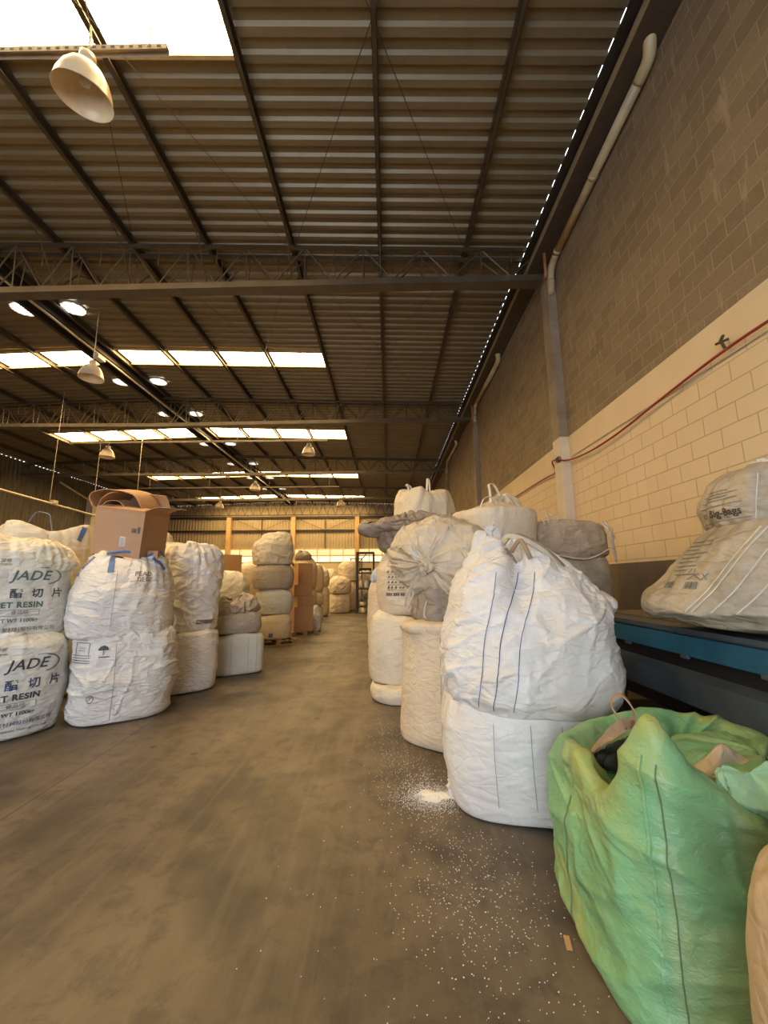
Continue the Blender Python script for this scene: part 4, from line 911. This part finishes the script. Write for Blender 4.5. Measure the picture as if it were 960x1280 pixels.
W2 = bag('bigger glossy white plastic wad on top of the upper dirty bag', (2.66, 2.42, 2.12), 20, [(.001, .001, 0, 0, 0, 2, 0, 0), (.20, .16, .02, 0, 0, 2, .1, .2), (.22, .18, .10, 0, 0, 2, .14, .5), (.14, .10, .20, 0, 0, 2, .14, .8), (.001, .001, .22, 0, 0, 2, 0, 0)], 'white', 107, 120, 60, fold=.05, fang=60, crumple=.012, cs=9, group='white wads in the dirty bag')

# ------------------------------------------------------------------ left side, front
def jade(o, dz=0, col='ink', col2='inkblue', s=1., ca=0, logo=True):
    text_on(o, 'JADE', -90, .69 + dz, .10 * s + ca, .17 * s, col, shear=.25, bold=.002, space=1.05)
    shape_on(o, arc(0, 0, .17 * s, .105 * s, -75, 75, .012, 16) + arc(0, 0, .165 * s, .11 * s, 75, 110, .007, 5), -90, .69 + dz, .24 * s + ca, 'inkgreen', 'printed_logo')
    shape_on(o, arc(0, 0, .014, .014, 0, 360, .004, 12), -90, .82 + dz, .44 * s + ca, 'inkgreen', 'printed_logo')
    for k, ch in enumerate('聚酯切片'): text_on(o, ch, -90, .50 + dz, (-.24 + .21 * k) * s + ca, .125 * s, col2, bold=.002)
    text_on(o, 'PET RESIN', -90, .385 + dz, .02 * s + ca, .095 * s, col, bold=.003, space=1.1)
    shape_on(o, [ln(-.16, .03, .16, .03, .004), ln(-.16, -.03, .16, -.03, .004), ln(-.16, -.03, -.16, .03, .004), ln(.16, -.03, .16, .03, .004)], -90, .305 + dz, .03 * s + ca, 'inkfade', 'printed_frame')
    text_on(o, '食品级', -90, .305 + dz, .03 * s + ca, .05, 'inkfade')
    text_on(o, 'NET WT 1100kg', -90, .225 + dz, .0 * s + ca, .062 * s, col, bold=.001)
    text_on(o, '江苏三房巷聚材料股份有限公司', -90, .13 + dz, .0 + ca, .058 * s, col2)
    text_on(o, 'Jiangsu Sanfame Polyester Material Co., Ltd.', -90, .065 + dz, .0 + ca, .042 * s, col)
    if logo: shape_on(o, [[(-.20, .0), (-.16, .035), (-.12, .035), (-.16, .0)], [(-.20, -.035), (-.16, -.0), (-.12, -.0), (-.16, -.035)]], -90, .845 + dz, -.16 + ca, col2, 'printed_logo')
    text_on(o, '三房巷', -90, .85 + dz, -.16 + ca, .045, 'inkfade', shear=.2); text_on(o, 'sanfame group', -90, .815 + dz, -.16 + ca, .026, 'inkfade')
A1 = bag('lower printed resin bag on the floor at the left edge', (-4.22, 4.50, 0), 50, rings_full(.54, .52, .98, 3.2, .05, .04), 'jade', 111, 230, 180, fold=.040, fang=12, crumple=.009, lump=.03, group=G_L)
A2 = bag('upper printed resin bag at the left edge, slumped above the lower one', (-4.34, 4.60, .96), 50,
         [(.001, .001, 0, 0, 0, 3.2, 0, 0), (.44, .42, 0, 0, 0, 3.2, 0, 0), (.53, .50, .03, 0, 0, 3.2, 0, 0), (.55, .52, .3, 0, 0, 3, 0, 0), (.54, .51, .7, -.01, 0, 2.8, .01, .1), (.49, .46, .95, -.02, 0, 2.6, .02, .4), (.36, .34, 1.10, -.04, .02, 2.4, .05, .8), (.001, .001, 1.12, -.04, .02, 2, 0, 0)],
         'jade', 113, 220, 180, fold=.020, fang=14, crumple=.007, lump=.03, group=G_L)
jade(A1, dz=.03, ca=.07, s=.84); jade(A2, dz=-.03, ca=.03, s=.84, col='inkgreen', col2='ink', logo=False)
q = bag('', (.30, -.28, .70), 0, [(.001, .001, 0, 0, 0, 2, 0, 0), (.20, .20, .02, 0, 0, 2.4, .05, 0), (.26, .25, .12, 0, 0, 2.4, .05, .2), (.22, .22, .30, -.05, .02, 2.2, .08, .4), (.12, .12, .38, -.1, .05, 2, .1, .3), (.001, .001, .38, -.1, .05, 2, 0, 0)], 'film', 115, 120, 70, fold=.03, fang=40, crumple=.01, cs=9, parent=A2, name='film_liner', flat=False)
q = bag('', (.02, -.30, .98), 0, [(.001, .001, 0, 0, 0, 2, 0, 0), (.10, .12, .0, 0, 0, 3, .05, 0), (.11, .13, .05, 0, 0, 3, .05, 0), (.001, .001, .06, 0, 0, 2, 0, 0)], 'white', 116, 50, 24, fold=.01, crumple=.01, parent=A1, name='top_flap')
A0 = bag('barely visible lower white bag below the one with upright blue loops', (-5.0, 5.75, 0), 45, rings_full(.52, .52, .98, 3.4, .04, .03), 'white2', 117, 70, 50, group=G_L)
A3 = bag('cream white bulk bag with upright blue loops, behind the printed bags', (-4.98, 5.75, .97), 48,
         [(.001, .001, 0, 0, 0, 3.4, 0, 0), (.48, .48, 0, 0, 0, 3.4, 0, 0), (.54, .54, .08, 0, 0, 3.4, 0, 0), (.56, .56, .5, 0, 0, 3.2, 0, 0), (.55, .55, 1.0, 0, 0, 3.2, .01, .1), (.53, .53, 1.25, 0, 0, 3.4, .02, .5), (.50, .50, 1.36, 0, 0, 3.4, .03, 1.),
          (.44, .44, 1.30, 0, 0, 3.0, .04, .8), (.25, .25, 1.20, 0, 0, 2.4, .04, .3), (.001, .001, 1.16, 0, 0, 2, 0, 0)],
         'cream', 119, 200, 160, fold=.012, fang=10, crumple=.006, group=G_L, zf=lambda t: .08 * np.cos(4 * t + pi) * .9)
A3.data.materials[0] = m_fabric('warm_white_woven', (.68, .62, .50), (.5, .4, .26), .3, wr=.4)
loop(A3, (-.30, -.34, 1.26), (.02, -.42, 1.20), .30, .055, 'strapblue', (.02, -.05), side=(.3, 1, .2))
loop(A3, (-.42, -.40, 1.34), (-.02, -.30, 1.18), .04, .06, 'strapblue', (0, .0), side=(.3, .6, .8))
line_on(A3, [(.36, 1.36), (.33, 1.26), (.30, 1.16)], -90, .065, 'strapblue', 'lifting_strap')
line_on(A3, [(-.05, 1.22), (-.04, .8), (-.04, .4)], -90, .006, 'seamgrey')
bag('beige bag top peeking out at the far left edge', (-7.3, 7.1, 0), 20, rings_full(.55, .55, 2.02, 3, .04, .06), 'cream', 121, 80, 60, fold=.02, group=G_L)

B1 = bag('lower creased white bag under the one with flat blue straps', (-3.27, 5.15, 0), 35,
         rings_full(.515, .50, .98, 3.4, .06, .04), 'whitehz', 123, 280, 220, fold=.055, fang=-14, crumple=.006, lump=.03, cs=6, group=G_L)
B2 = bag('rounded white bag with flat blue straps and handwriting, carrying the cardboard box', (-3.35, 5.13, .90), 35,
         [(.001, .001, 0, 0, 0, 3, 0, 0), (.46, .44, 0, 0, 0, 3, 0, 0), (.54, .52, .04, 0, 0, 3, .01, 0), (.565, .545, .22, 0, 0, 2.8, .01, 0), (.55, .53, .50, 0, 0, 2.6, .01, 0), (.49, .47, .74, .02, 0, 2.5, .02, .1), (.40, .37, .92, .05, 0, 2.4, .03, .5), (.34, .31, .99, .06, 0, 2.4, .04, .8),
          (.28, .25, .95, .06, 0, 2.3, .05, .5), (.001, .001, .88, .06, 0, 2, 0, 0)],
         'whitehz', 127, 280, 220, fold=.042, fang=-16, crumple=.005, lump=.04, cs=6, group=G_L, zf=lambda t: .07 * np.cos(2 * t + .3))
line_on(B2, [(-.14, 1.00), (-.16, .90), (-.17, .76)], -90, .062, 'strapblue', 'lifting_strap')
line_on(B2, [(.20, .94), (.28, .89), (.35, .80)], -80, .042, 'strapblue', 'lifting_strap')
line_on(B2, [(.28, .98), (.36, .93), (.40, .82)], -50, .055, 'strapblue', 'lifting_strap')
line_on(B2, [(-.28, .95), (-.36, .84), (-.44, .72)], -105, .03, 'strapblue', 'lifting_strap')
cord(B2, [(-.22, -.24, .99), (-.05, -.30, 1.02), (.10, -.29, .98)], .018, 'strapblue', 'lifting_strap'); cord(B2, [(.20, -.26, .97), (.33, -.22, 1.03), (.40, -.10, .97)], .018, 'strapblue', 'lifting_strap')
text_on(B2, 'PEAD', -82, .74, .10, .075, 'inkbrown', 'handwriting', shear=.1, skew=0); text_on(B2, 'DEGE', -82, .675, .11, .070, 'inkbrown', 'handwriting', shear=.15)
shape_on(B2, [ln(-.10, .03, .22, .035, .004)] + arc(0, -.02, .005, .005, 0, 360, .006, 8), -82, .625, .06, 'inkbrown', 'handwriting')
line_on(B2, [(-.10, .78), (-.11, .5), (-.12, .15)], -90, .004, 'seamgrey', 'fold_line')
shape_on(B1, [ln(-.10, .10, .04, .10, .006), ln(.04, .10, .04, -.02, .006), ln(-.10, .10, -.10, -.02, .006)] + [ln(-.13, z_, .06, z_, .007) for z_ in (-.03, -.055, -.08, -.105)] + [ln(-.07, z_, .0, z_, .004) for z_ in (.02, .05)], -100, .78, -.32, 'ink', 'printed_lines')
shape_on(B1, [[(-.05 + .05 * cos(R(a)) + .05, .05 * sin(R(a))) for a in range(0, 181, 20)]] + [ln(0.0, 0, .0, -.05, .006), ln(-.04, -.07, .06, -.07, .01)], -98, .80, -.16, 'ink', 'printed_umbrella')
shape_on(B1, arc(0, 0, .032, .042, 0, 360, .006, 18) + [ln(-.015, -.02, .015, .02, .006), ln(-.012, .015, .0, .03, .005)], -98, .30, -.24, 'ink', 'printed_mark')
line_on(B1, [(-.10, .86), (-.09, .5), (-.10, .05)], -92, .005, 'seamgrey', 'fold_line')
for a_, ph in ((.13, -90), (.34, -75)): line_on(B1, [(a_, .99), (a_ + .01, .93), (a_ + .02, .86)], ph, .06, 'strapwhite', 'lifting_strap')
cord(B1, [(.44, -.20, .90), (.50, -.16, 1.02), (.48, -.10, 1.12), (.44, -.08, 1.02)], .022, 'white', 'lifting_strap')

def carton(label, loc, rot, sx, sy, sz, flaps='closed', group=None, wrap=False, seed=0, parts=True):
    """folded cardboard box with thickness, flaps, tape and paper label; origin at its base"""
    root = empty('cardboard_box', loc, label=label, cat='box', group=group); root.rotation_euler = tuple(R(a) for a in rot)
    b = MB(); t = .008; X, Y = sx / 2, sy / 2
    b.box(-X, X, -Y, Y, 0, t).box(-X, -X + t, -Y, Y, t, sz).box(X - t, X, -Y, Y, t, sz).box(-X + t, X - t, -Y, -Y + t, t, sz).box(-X + t, X - t, Y - t, Y, t, sz)
    b.build('body', M['card'], root)
    if flaps == 'closed':
        MB().box(-X, X, -Y, -.003, sz, sz + .006).build('flap', M['card'], root); MB().box(-X, X, .003, Y, sz, sz + .006).build('flap', M['card'], root)
        MB().box(-X - .002, X + .002, -.03, .03, sz + .006, sz + .008).box(-X - .003, -X, -.03, .03, sz - .1, sz + .008).box(X, X + .003, -.03, .03, sz - .1, sz + .008).build('tape', M['tape'], root)
    elif flaps == 'open':
        def flap(ax, sgn, ln_, a0, a1, curl=6):
            P = []; a = a0; p = Vector((0, 0)); n = 8
            for i in range(n + 1):
                P.append(p.copy()); a = a0 + (a1 - a0) * i / n; p = p + Vector((cos(R(a)), sin(R(a)))) * ln_ / n
            pts = []
            for q in P: pts.append((sgn * (X + q.x), 0, sz + q.y) if ax == 0 else (0, sgn * (Y + q.x), sz + q.y))
            MB().ribbon(pts, (2 * Y if ax == 0 else 2 * X) * .96, (0, 1, 0) if ax == 0 else (1, 0, 0), .007).build('flap', M['cardin'], root)
        flap(0, -1, sy * .5, 100, 175); flap(0, 1, sy * .42, 40, -10); flap(1, -1, sy * .28, 160, 175); flap(1, 1, sy * .5, 95, 160)
    if parts:
        MB().box(X * .12, X * .34, -Y - .002, -Y, sz * .22, sz * .42).build('paper_label', M['paper'], root)
        k = MB(); rn = random.Random(seed)
        for i in range(5): k.box(X * .15, X * .31, -Y - .003, -Y - .002, sz * (.24 + .034 * i), sz * (.25 + .034 * i + .004))
        k.box(X * .55, X * .75, -Y - .0015, -Y, sz * .52, sz * .62).box(X * .78, X * .9, -Y - .0015, -Y, sz * .52, sz * .66); k.build('printed_marks', M['inkbrown'], root)
    if wrap:
        f = MB(); 
        f.box(-X - .004, X + .004, -Y - .004, Y + .004, sz * .02, sz * .92)
        gl = NT('stretch_film'); v = gl.coord((1, 1, 5)); bb = gl.bump(gl.noise(v, 9, 4, .6, 1.), .9, .01)
        mm = gl.fin((.9, .85, .8), .12, bb); gl.b.inputs['Alpha'].default_value = .07; gl.b.inputs['Specular IOR Level'].default_value = .8
        f.build('stretch_film', mm, root)
    return root
bx = carton('large open cardboard box with raised flaps, tilted on the white bag with blue straps', (-3.36, 5.17, 1.90), (7, 7, 2), .60, .58, .58, 'open', wrap=True)
bx2 = carton('small brown carton in the mouth of the bag with blue straps', (-3.08, 5.16, 1.80), (0, 0, 10), .26, .22, .13, 'closed', parts=False)
q = MB(); o = MB().ribbon(spline([(-.33, -.1, .56), (-.40, -.08, .70), (-.30, -.05, .80), (-.10, 0, .82), (.08, 0, .78), (.18, .0, .66), (.20, .02, .58)], 5), .42, (0, 1, .1), .008).build('flap', M['cardin'], bx)
MB().ribbon(spline([(-.30, -.12, .58), (-.24, -.1, .66), (-.12, -.08, .68), (.0, -.1, .60)], 5), .22, (0, 1, .1), .008).build('flap', M['cardin'], bx)

C1 = bag('lower white bag beside the creased one, third stack from the left', (-3.08, 6.22, 0), 38, rings_full(.43, .43, .86, 3.2, .05, .04), 'whitehz', 131, 170, 130, fold=.028, fang=35, crumple=.006, group=G_L)
C2 = bag('tall leaning white bag above it, third stack from the left', (-3.2, 6.28, .80), 38,
         [(.001, .001, 0, 0, 0, 3, 0, 0), (.42, .40, 0, 0, 0, 3, .01, 0), (.49, .47, .06, 0, 0, 3, .01, 0), (.52, .50, .4, 0, 0, 2.8, .01, 0), (.53, .50, .9, .02, 0, 2.8, .02, .1), (.50, .48, 1.18, .03, 0, 2.8, .03, .4), (.40, .40, 1.30, .03, 0, 2.6, .05, .5), (.001, .001, 1.32, .03, 0, 2, 0, 0)],
         'white', 133, 220, 190, fold=.05, fang=-30, crumple=.009, lump=.05, group=G_L, cs=7)
line_on(C2, [(.12, 1.24), (.06, 1.0), (-.04, .7), (-.10, .35)], -90, .010, 'strapwhite', 'stitch_line')
shape_on(C2, [[(-.13, -.03), (.13, -.03), (.13, .03), (-.13, .03)]] * 1, -95, .16, .30, 'inkfade', 'printed_frame')
Cb0 = bag('barely visible lower bag behind the tall leaning white bag', (-4.1, 6.85, 0), 30, rings_full(.48, .48, 1.1, 3, .04, .04), 'white2', 135, 60, 40, group=G_L)
Cb = bag('white bag with a pointed fold peeking over the tall leaning one', (-4.12, 6.9, 1.1), 30, rings_full(.50, .48, 1.12, 3, .04, .10), 'cream', 137, 110, 80, fold=.05, fang=30, crumple=.016, group=G_L, bumps=((-60, 1.15, 14, .08, .12),))

D1 = bag('square pale grey bag on the floor with a crumpled grey one above', (-2.72, 7.33, 0), 34, rings_full(.425, .41, .66, 5, .02, .02, base=.98), 'white2', 141, 130, 90, fold=.006, crumple=.003, lump=.01, group=G_L)
for a_ in (-.16, .12, .26): line_on(D1, [(a_, .62), (a_, .3), (a_, .04)], -90, .004, 'seamgrey', 'fold_line')
D1.data.materials[0] = m_fabric('pale_grey_woven', (.56, .57, .54), (.4, .37, .3), .25, wr=.3)
D2 = bag('flattened grey bag lying on the square pale grey one', (-2.76, 7.35, .66), 34, rings_full(.40, .40, .34, 3.4, .05, .02), 'greybag', 143, 150, 70, fold=.02, crumple=.006, lump=.03, group=G_L)
D2.data.materials[0] = m_fabric('light_grey_brown', (.40, .345, .29), (.24, .19, .14), .5, wr=.6)
D3 = bag('crumpled grey sack thrown on top of the flattened grey bag', (-2.80, 7.32, .96), 34,
         [(.001, .001, 0, 0, 0, 2.4, 0, 0), (.36, .34, 0, 0, 0, 2.4, .1, .2), (.42, .40, .08, 0, 0, 2.4, .12, .4), (.36, .34, .24, 0, 0, 2.2, .14, .9), (.22, .2, .34, -.05, 0, 2, .14, 1.), (.001, .001, .30, 0, 0, 2, 0, 0)],
         'greybag', 145, 170, 90, fold=.06, fang=50, crumple=.022, lump=.08, group=G_L, pk=8, bumps=((-30, .15, 14, .1, .06),))
D3.data.materials[0] = m_fabric('grey_taupe', (.36, .31, .255), (.22, .18, .14), .6, wr=.8)
Db0 = bag('barely visible lower bag behind the crumpled grey sack', (-3.5, 8.55, 0), 30, rings_full(.45, .45, .95, 3, .04, .03), 'white2', 147, 60, 40, group=G_L)
Db = bag('white bag peeking out behind the crumpled grey sack', (-3.42, 8.5, .93), 30, rings_full(.44, .44, .72, 2.8, .04, .12, sh=.85), 'white', 149, 110, 70, fold=.04, fang=30, crumple=.012, group=G_L)
Dx0 = bag('barely visible bag holding up the brown carton behind', (-3.95, 9.6, 0), 30, rings_full(.48, .48, 1.45, 3, .04, .02), 'white2', 151, 60, 40, group=G_L)
carton('brown cardboard box standing behind the white bag and crumpled sack', (-3.85, 9.5, 1.47), (0, 0, 30), .62, .58, .68, 'closed', parts=False)

def pallet(label, loc, rz, w=1.0, d=1.0):
    root = empty('wooden_pallet', loc, R(rz), label=label, cat='pallet', group='wooden pallets on the left')
    for k in range(5): x = -w / 2 + .05 + k * (w - .1) / 4; MB().box(x - .045, x + .045, -d / 2, d / 2, .10, .122).build('slat', M['wood'], root)
    for k in range(3):
        y = -d / 2 + .05 + k * (d - .1) / 2; b = MB().box(-w / 2, w / 2, y - .045, y + .045, 0, .02)
        for x in (-w / 2 + .06, 0, w / 2 - .06): b.box(x - .05, x + .05, y - .045, y + .045, .02, .10)
        b.build('runner', M['wood'], root)
    return root
pallet('wooden pallet under the four bag stack', (-2.92, 10.45, 0), 32, .95, .95)
for k, (z_, h_, w_, m_, lab, tp) in enumerate(((.125, .62, .40, 'pale', 'lowest cream bag of the four bag stack on a pallet', .03), (.72, .64, .42, 'jade', 'second bag, grey white in shiny film, of the four bag stack', .03),
                                              (1.34, .62, .46, 'dirty', 'third bag, grey beige, of the four bag stack', .04), (1.95, .70, .46, 'pale', 'crumpled topmost bag of the four bag stack', .14))):
    o = bag(lab, (-2.92 - .03 * k, 10.45, z_), 30 + 3 * k, rings_full(w_, w_, h_, 2.8, .07, tp, sh=.9 if k < 3 else .84), m_, 153 + k, 150, 90, fold=.012 if k < 3 else .045, fang=20, crumple=.004 if k < 3 else .016, lump=.03, group=G_L,
            bumps=() if k < 3 else ((-20, .72, 16, .10, .12), (200, .7, 20, .1, .06)))
    if k == 0: shape_on(o, [[(-.05, -.05), (.05, -.05), (.05, .05), (-.05, .05)]], -110, .12, -.02, 'strapblue', 'blue_label')
    if k == 2: o.data.materials[0] = m_fabric('grey_beige_woven', (.44, .38, .30), (.28, .22, .16), .5, wr=.5); cord(o, [(.30, -.20, .60), (.40, -.24, .66), (.46, -.20, .60)], .03, 'greybag', 'tied_corner')
    if k == 3: cord(o, [(-.3, -.33, .3), (-.25, -.30, .6), (0, -.3, .72), (.3, -.26, .66), (.40, -.22, .5)], .012, 'strap')
pallet('wooden pallet under the stacked brown cartons', (-2.58, 12.1, 0), 32, .8, .8)
for k, (z_, sx, h_, dx, lab) in enumerate(((.125, .58, .66, 0, 'lowest wrapped carton of the stack on the far pallet'), (.79, .52, .32, .04, 'second carton of the stack, wrapped and crushed'), (1.12, .56, .30, -.03, 'third carton of the stack, taped shut'), (1.43, .46, .62, .02, 'upright topmost carton of the stack'))):
    carton(lab, (-2.60 + dx, 12.1, z_), (0, 0, 33 + 5 * (k % 2)), sx, sx * .9, h_, 'closed', 'cartons stacked on the far pallet', wrap=(k < 2), seed=k, parts=False)
bag('small bag wrapped in clear film beside the carton stack', (-2.34, 12.9, 0), 20, rings_full(.22, .24, .62, 2.6, .08, .16, sh=.85), 'jade', 161, 70, 60, fold=.03, crumple=.012, group=G_L, fang=40)
def stack(x, y, rz, items, seed, group, nu=64, nv=46):
    z = 0
    for k, (w_, h_, m_, lab, tp, cr) in enumerate(items):
        bag(lab, (x, y, z), rz + 4 * k, rings_full(w_, w_, h_, 2.8, .05, tp, sh=.9), m_, seed + k, nu, nv, fold=.012 + cr, crumple=.004 + cr * .5, group=group, cs=8); z += h_ - .01
stack(-2.85, 13.7, 30, [(.38, .7, 'cream', 'lowest of three bags right behind the wrapped small bag', .03, .01), (.38, .6, 'cream', 'middle of three bags right behind the wrapped small bag', .03, .01), (.38, .95, 'cream', 'topmost of three bags, with grey knotted mouth and dark print', .12, .01)], 171, G_L)
bag('grey knotted sack on the stack behind the cartons', (-2.88, 13.6, 2.22), 0, rings_full(.26, .24, .2, 2.2, .05, .1), 'greybag', 175, 60, 40, fold=.04, crumple=.02, group=G_L)
stack(-3.0, 15.9, 25, [(.42, .62, 'pale', 'lowest of three bags before the last left stack', .03, .01), (.42, .5, 'pale', 'middle of three bags before the last left stack', .03, .01), (.42, 1.0, 'cream', 'topmost tall bag before the last left stack', .05, .01)], 181, G_L)
stack(-3.1, 18.2, 20, [(.42, 1.3, 'pale', 'lower bag of the last left stack before the aisle end', .03, .01), (.40, .78, 'pale', 'upper bag of the last left stack before the aisle end', .12, .03)], 187, G_L)
stack(-4.2, 12.2, 30, [(.5, 1.1, 'white2', 'lower bag behind the carton stack', .03, .01), (.5, .95, 'cream', 'upper bag behind the carton stack', .1, .02)], 190, G_L)
stack(-4.6, 16.5, 30, [(.5, 1.1, 'white2', 'lower bag in the second row on the left', .03, .01), (.5, 1.0, 'tan', 'upper bag in the second row on the left', .1, .02)], 193, G_L)
# far end of the aisle
stack(-2.40, 20.0, 20, [(.50, .92, 'cream', 'lower cream bag at the end of the aisle', .03, .015), (.50, .72, 'cream', 'middle cream bag at the end of the aisle with ragged top', .12, .04)], 201, G_F, 90, 60)
stack(-2.15, 21.5, 5, [(.52, 1.5, 'tan', 'barely visible lower bag behind the ragged cream one', .03, .01), (.50, .95, 'cream', 'rounded cream bag rising behind the ragged one at the aisle end', .12, .02)], 205, G_F, 80, 60)
stack(-3.35, 22.5, 15, [(.5, 1.05, 'cream', 'lower far bag left of the aisle end stack', .03, .02), (.5, 1.0, 'pale', 'upper far bag left of the aisle end stack', .15, .03)], 209, G_F)
stack(-1.35, 23.5, 0, [(.5, 1.1, 'greybag', 'dark lower bag in shade beside the rack', .03, .02), (.48, .9, 'dirty', 'dirty upper bag in shade beside the rack', .1, .03)], 213, G_F)

# steel rack at the end of the aisle
rk = empty('steel_rack', (-1.12, 19.8, 0), label='dark open steel rack at the far end of the aisle', cat='rack')
for x in (-.40, .40):
    for y in (-.4, .4): MB().beam((x, y, 0), (x, y, 2.9), .07, .07).build('post', M['steeldk'], rk)
for z in (1.15, 1.9, 2.88): MB().box(-.42, .42, -.42, .42, z - .04, z + .02).build('shelf', M['steeldk'], rk)
MB().beam((-.38, -.4, 2.3), (.1, -.4, 2.85), .04, .04).build('brace', M['steeldk'], rk)
for k, (x, z, s) in enumerate(((-.12, .35, .16), (-.08, .62, .14), (-.1, .02, .2), (.2, .05, .22))):
    o = MB().lathe([(0, 0), (s, 0), (s * 1.02, s * .1), (s * .95, s * 1.05), (s * .6, s * 1.2), (0, s * 1.2)], 14, (0, 0, 0)).build('metal_drum', M['greym' if k % 2 else 'galv'], smooth=True); o.location = (-1.12 + x, 19.6, z)
    tag(o, ['small pale drum in the middle of the low rack pile', 'small dark drum topmost in the low rack pile', 'pale drum at the bottom left inside the rack', 'dark drum at the bottom right inside the rack'][k], 'drum', 'drums in the rack')
for k, x in enumerate((-.2, .05, .24)):
    o = MB().lathe([(0, 0), (.10, 0), (.11, .05), (.11, .26), (.05, .32), (.04, .38), (0, .38)], 14).build('canister', M[('galv', 'paper', 'greym')[k]], smooth=True); o.location = (-1.12 + x, 19.7, 1.17)
    tag(o, ['left grey canister on the middle rack shelf', 'white canister on the middle rack shelf', 'right slate canister on the middle rack shelf'][k], 'canister', 'canisters on the rack')
q = empty('guard_stand', (-1.75, 22.0, 0), label='dark thin metal frame beside the rack at the aisle end', cat='stand')
for x in (-.3, 0, .3): MB().beam((x, 0, 0), (x, 0, 2.75), .05, .05).build('post', M['steeldk'], q)
MB().beam((-.3, 0, 2.1), (.3, 0, 2.1), .04, .04).beam((-.3, 0, 2.7), (.3, 0, 2.7), .04, .04).build('rail', M['steeldk'], q)

# ------------------------------------------------------------------ spilled resin and litter
rn = np.random.RandomState(4)
pts = []
def cloud(n, cx, cy, sx, sy, rot=0):
    a = rn.randn(n, 2) * (sx, sy); c_, s_ = cos(rot), sin(rot); return np.stack([cx + a[:, 0] * c_ - a[:, 1] * s_, cy + a[:, 0] * s_ + a[:, 1] * c_], 1)
pts = np.concatenate([cloud(900, .26, 3.25, .10, .13), cloud(500, .18, 3.5, .16, .35), cloud(520, .38, 2.35, .16, .35, .0), cloud(160, .5, 1.9, .22, .4), cloud(60, -.05, 2.2, .35, .5), cloud(260, .0, 4.3, .12, .6), cloud(60, .75, 2.3, .15, .2)])
pts = pts[(np.abs(pts[:, 0] - 1.03) > .52) | (np.abs(pts[:, 1] - 3.32) > .5)]
octv = np.array([(1, 0, 0), (-1, 0, 0), (0, 1, 0), (0, -1, 0), (0, 0, 1), (0, 0, -1)], float); octf = [(0, 2, 4), (2, 1, 4), (1, 3, 4), (3, 0, 4), (2, 0, 5), (1, 2, 5), (3, 1, 5), (0, 3, 5)]
b = MB()
fine = cloud(3800, .30, 3.19, .11, .085)
fine = fine[(np.abs(fine[:, 0] - 1.03) > .56) | (np.abs(fine[:, 1] - 3.32) > .5)]
nf = len(pts); pts = np.concatenate([pts, fine])
for i_, (x, y) in enumerate(pts):
    s = (.0018 if i_ < nf else .0014) * (.7 + rn.rand()); a = rn.rand() * 3; c_, s_ = cos(a), sin(a); v = octv * (s * 1.4, s, s)
    b.add([(x + p[0] * c_ - p[1] * s_, y + p[0] * s_ + p[1] * c_, s + p[2]) for p in v], octf)
tag(b.build('resin_pellets', M['pellet']), 'scattered white resin pellets on the concrete beside the big white bags', 'pellets', kind='stuff')
n_ = 40; vs = []; 
for i in range(n_ + 1):
    for k in range(48):
        r = i / n_; a = 2 * pi * k / 48; rr = r * (1 + .25 * sin(3 * a + 1) + .12 * sin(7 * a)); vs.append((rr * .13 * cos(a), rr * .075 * sin(a), .016 * (1 - r) ** 1.3 * (1 + .25 * sin(9 * a + 14 * r)) + .0005))
fs = [(i * 48 + k, i * 48 + (k + 1) % 48, (i + 1) * 48 + (k + 1) % 48, (i + 1) * 48 + k) for i in range(n_) for k in range(48)]
o = MB().add(vs, fs).build('resin_dust_pile', M['pellet'], smooth=True); o.location = (.33, 3.22, 0); tag(o, 'small spread pile of white resin dust at the corner of the lower white bag', 'dust pile', kind='stuff')
o = bag('fluffy white shreds leaking down the lower white bag', (.46, 3.22, 0), 0, [(.001, .001, 0, 0, 0, 2, 0, 0), (.05, .06, .0, 0, 0, 2, .2, 0), (.035, .045, .08, 0, 0, 2, .3, 0), (.03, .035, .16, 0, 0, 2, .3, .2), (.001, .001, .18, 0, 0, 2, 0, 0)], 'white', 221, 60, 50, fold=.02, crumple=.02, cs=40, lump=.02, name='leaking_shreds', cat='shreds')
o = MB().box(-.012, .012, -.035, .035, 0, .004).build('cardboard_scrap', M['cardin']); o.location = (.76, 2.02, .001); o.rotation_euler = (0, 0, R(-12)); tag(o, 'small tan cardboard scrap on the floor beside the green bag', 'scrap')
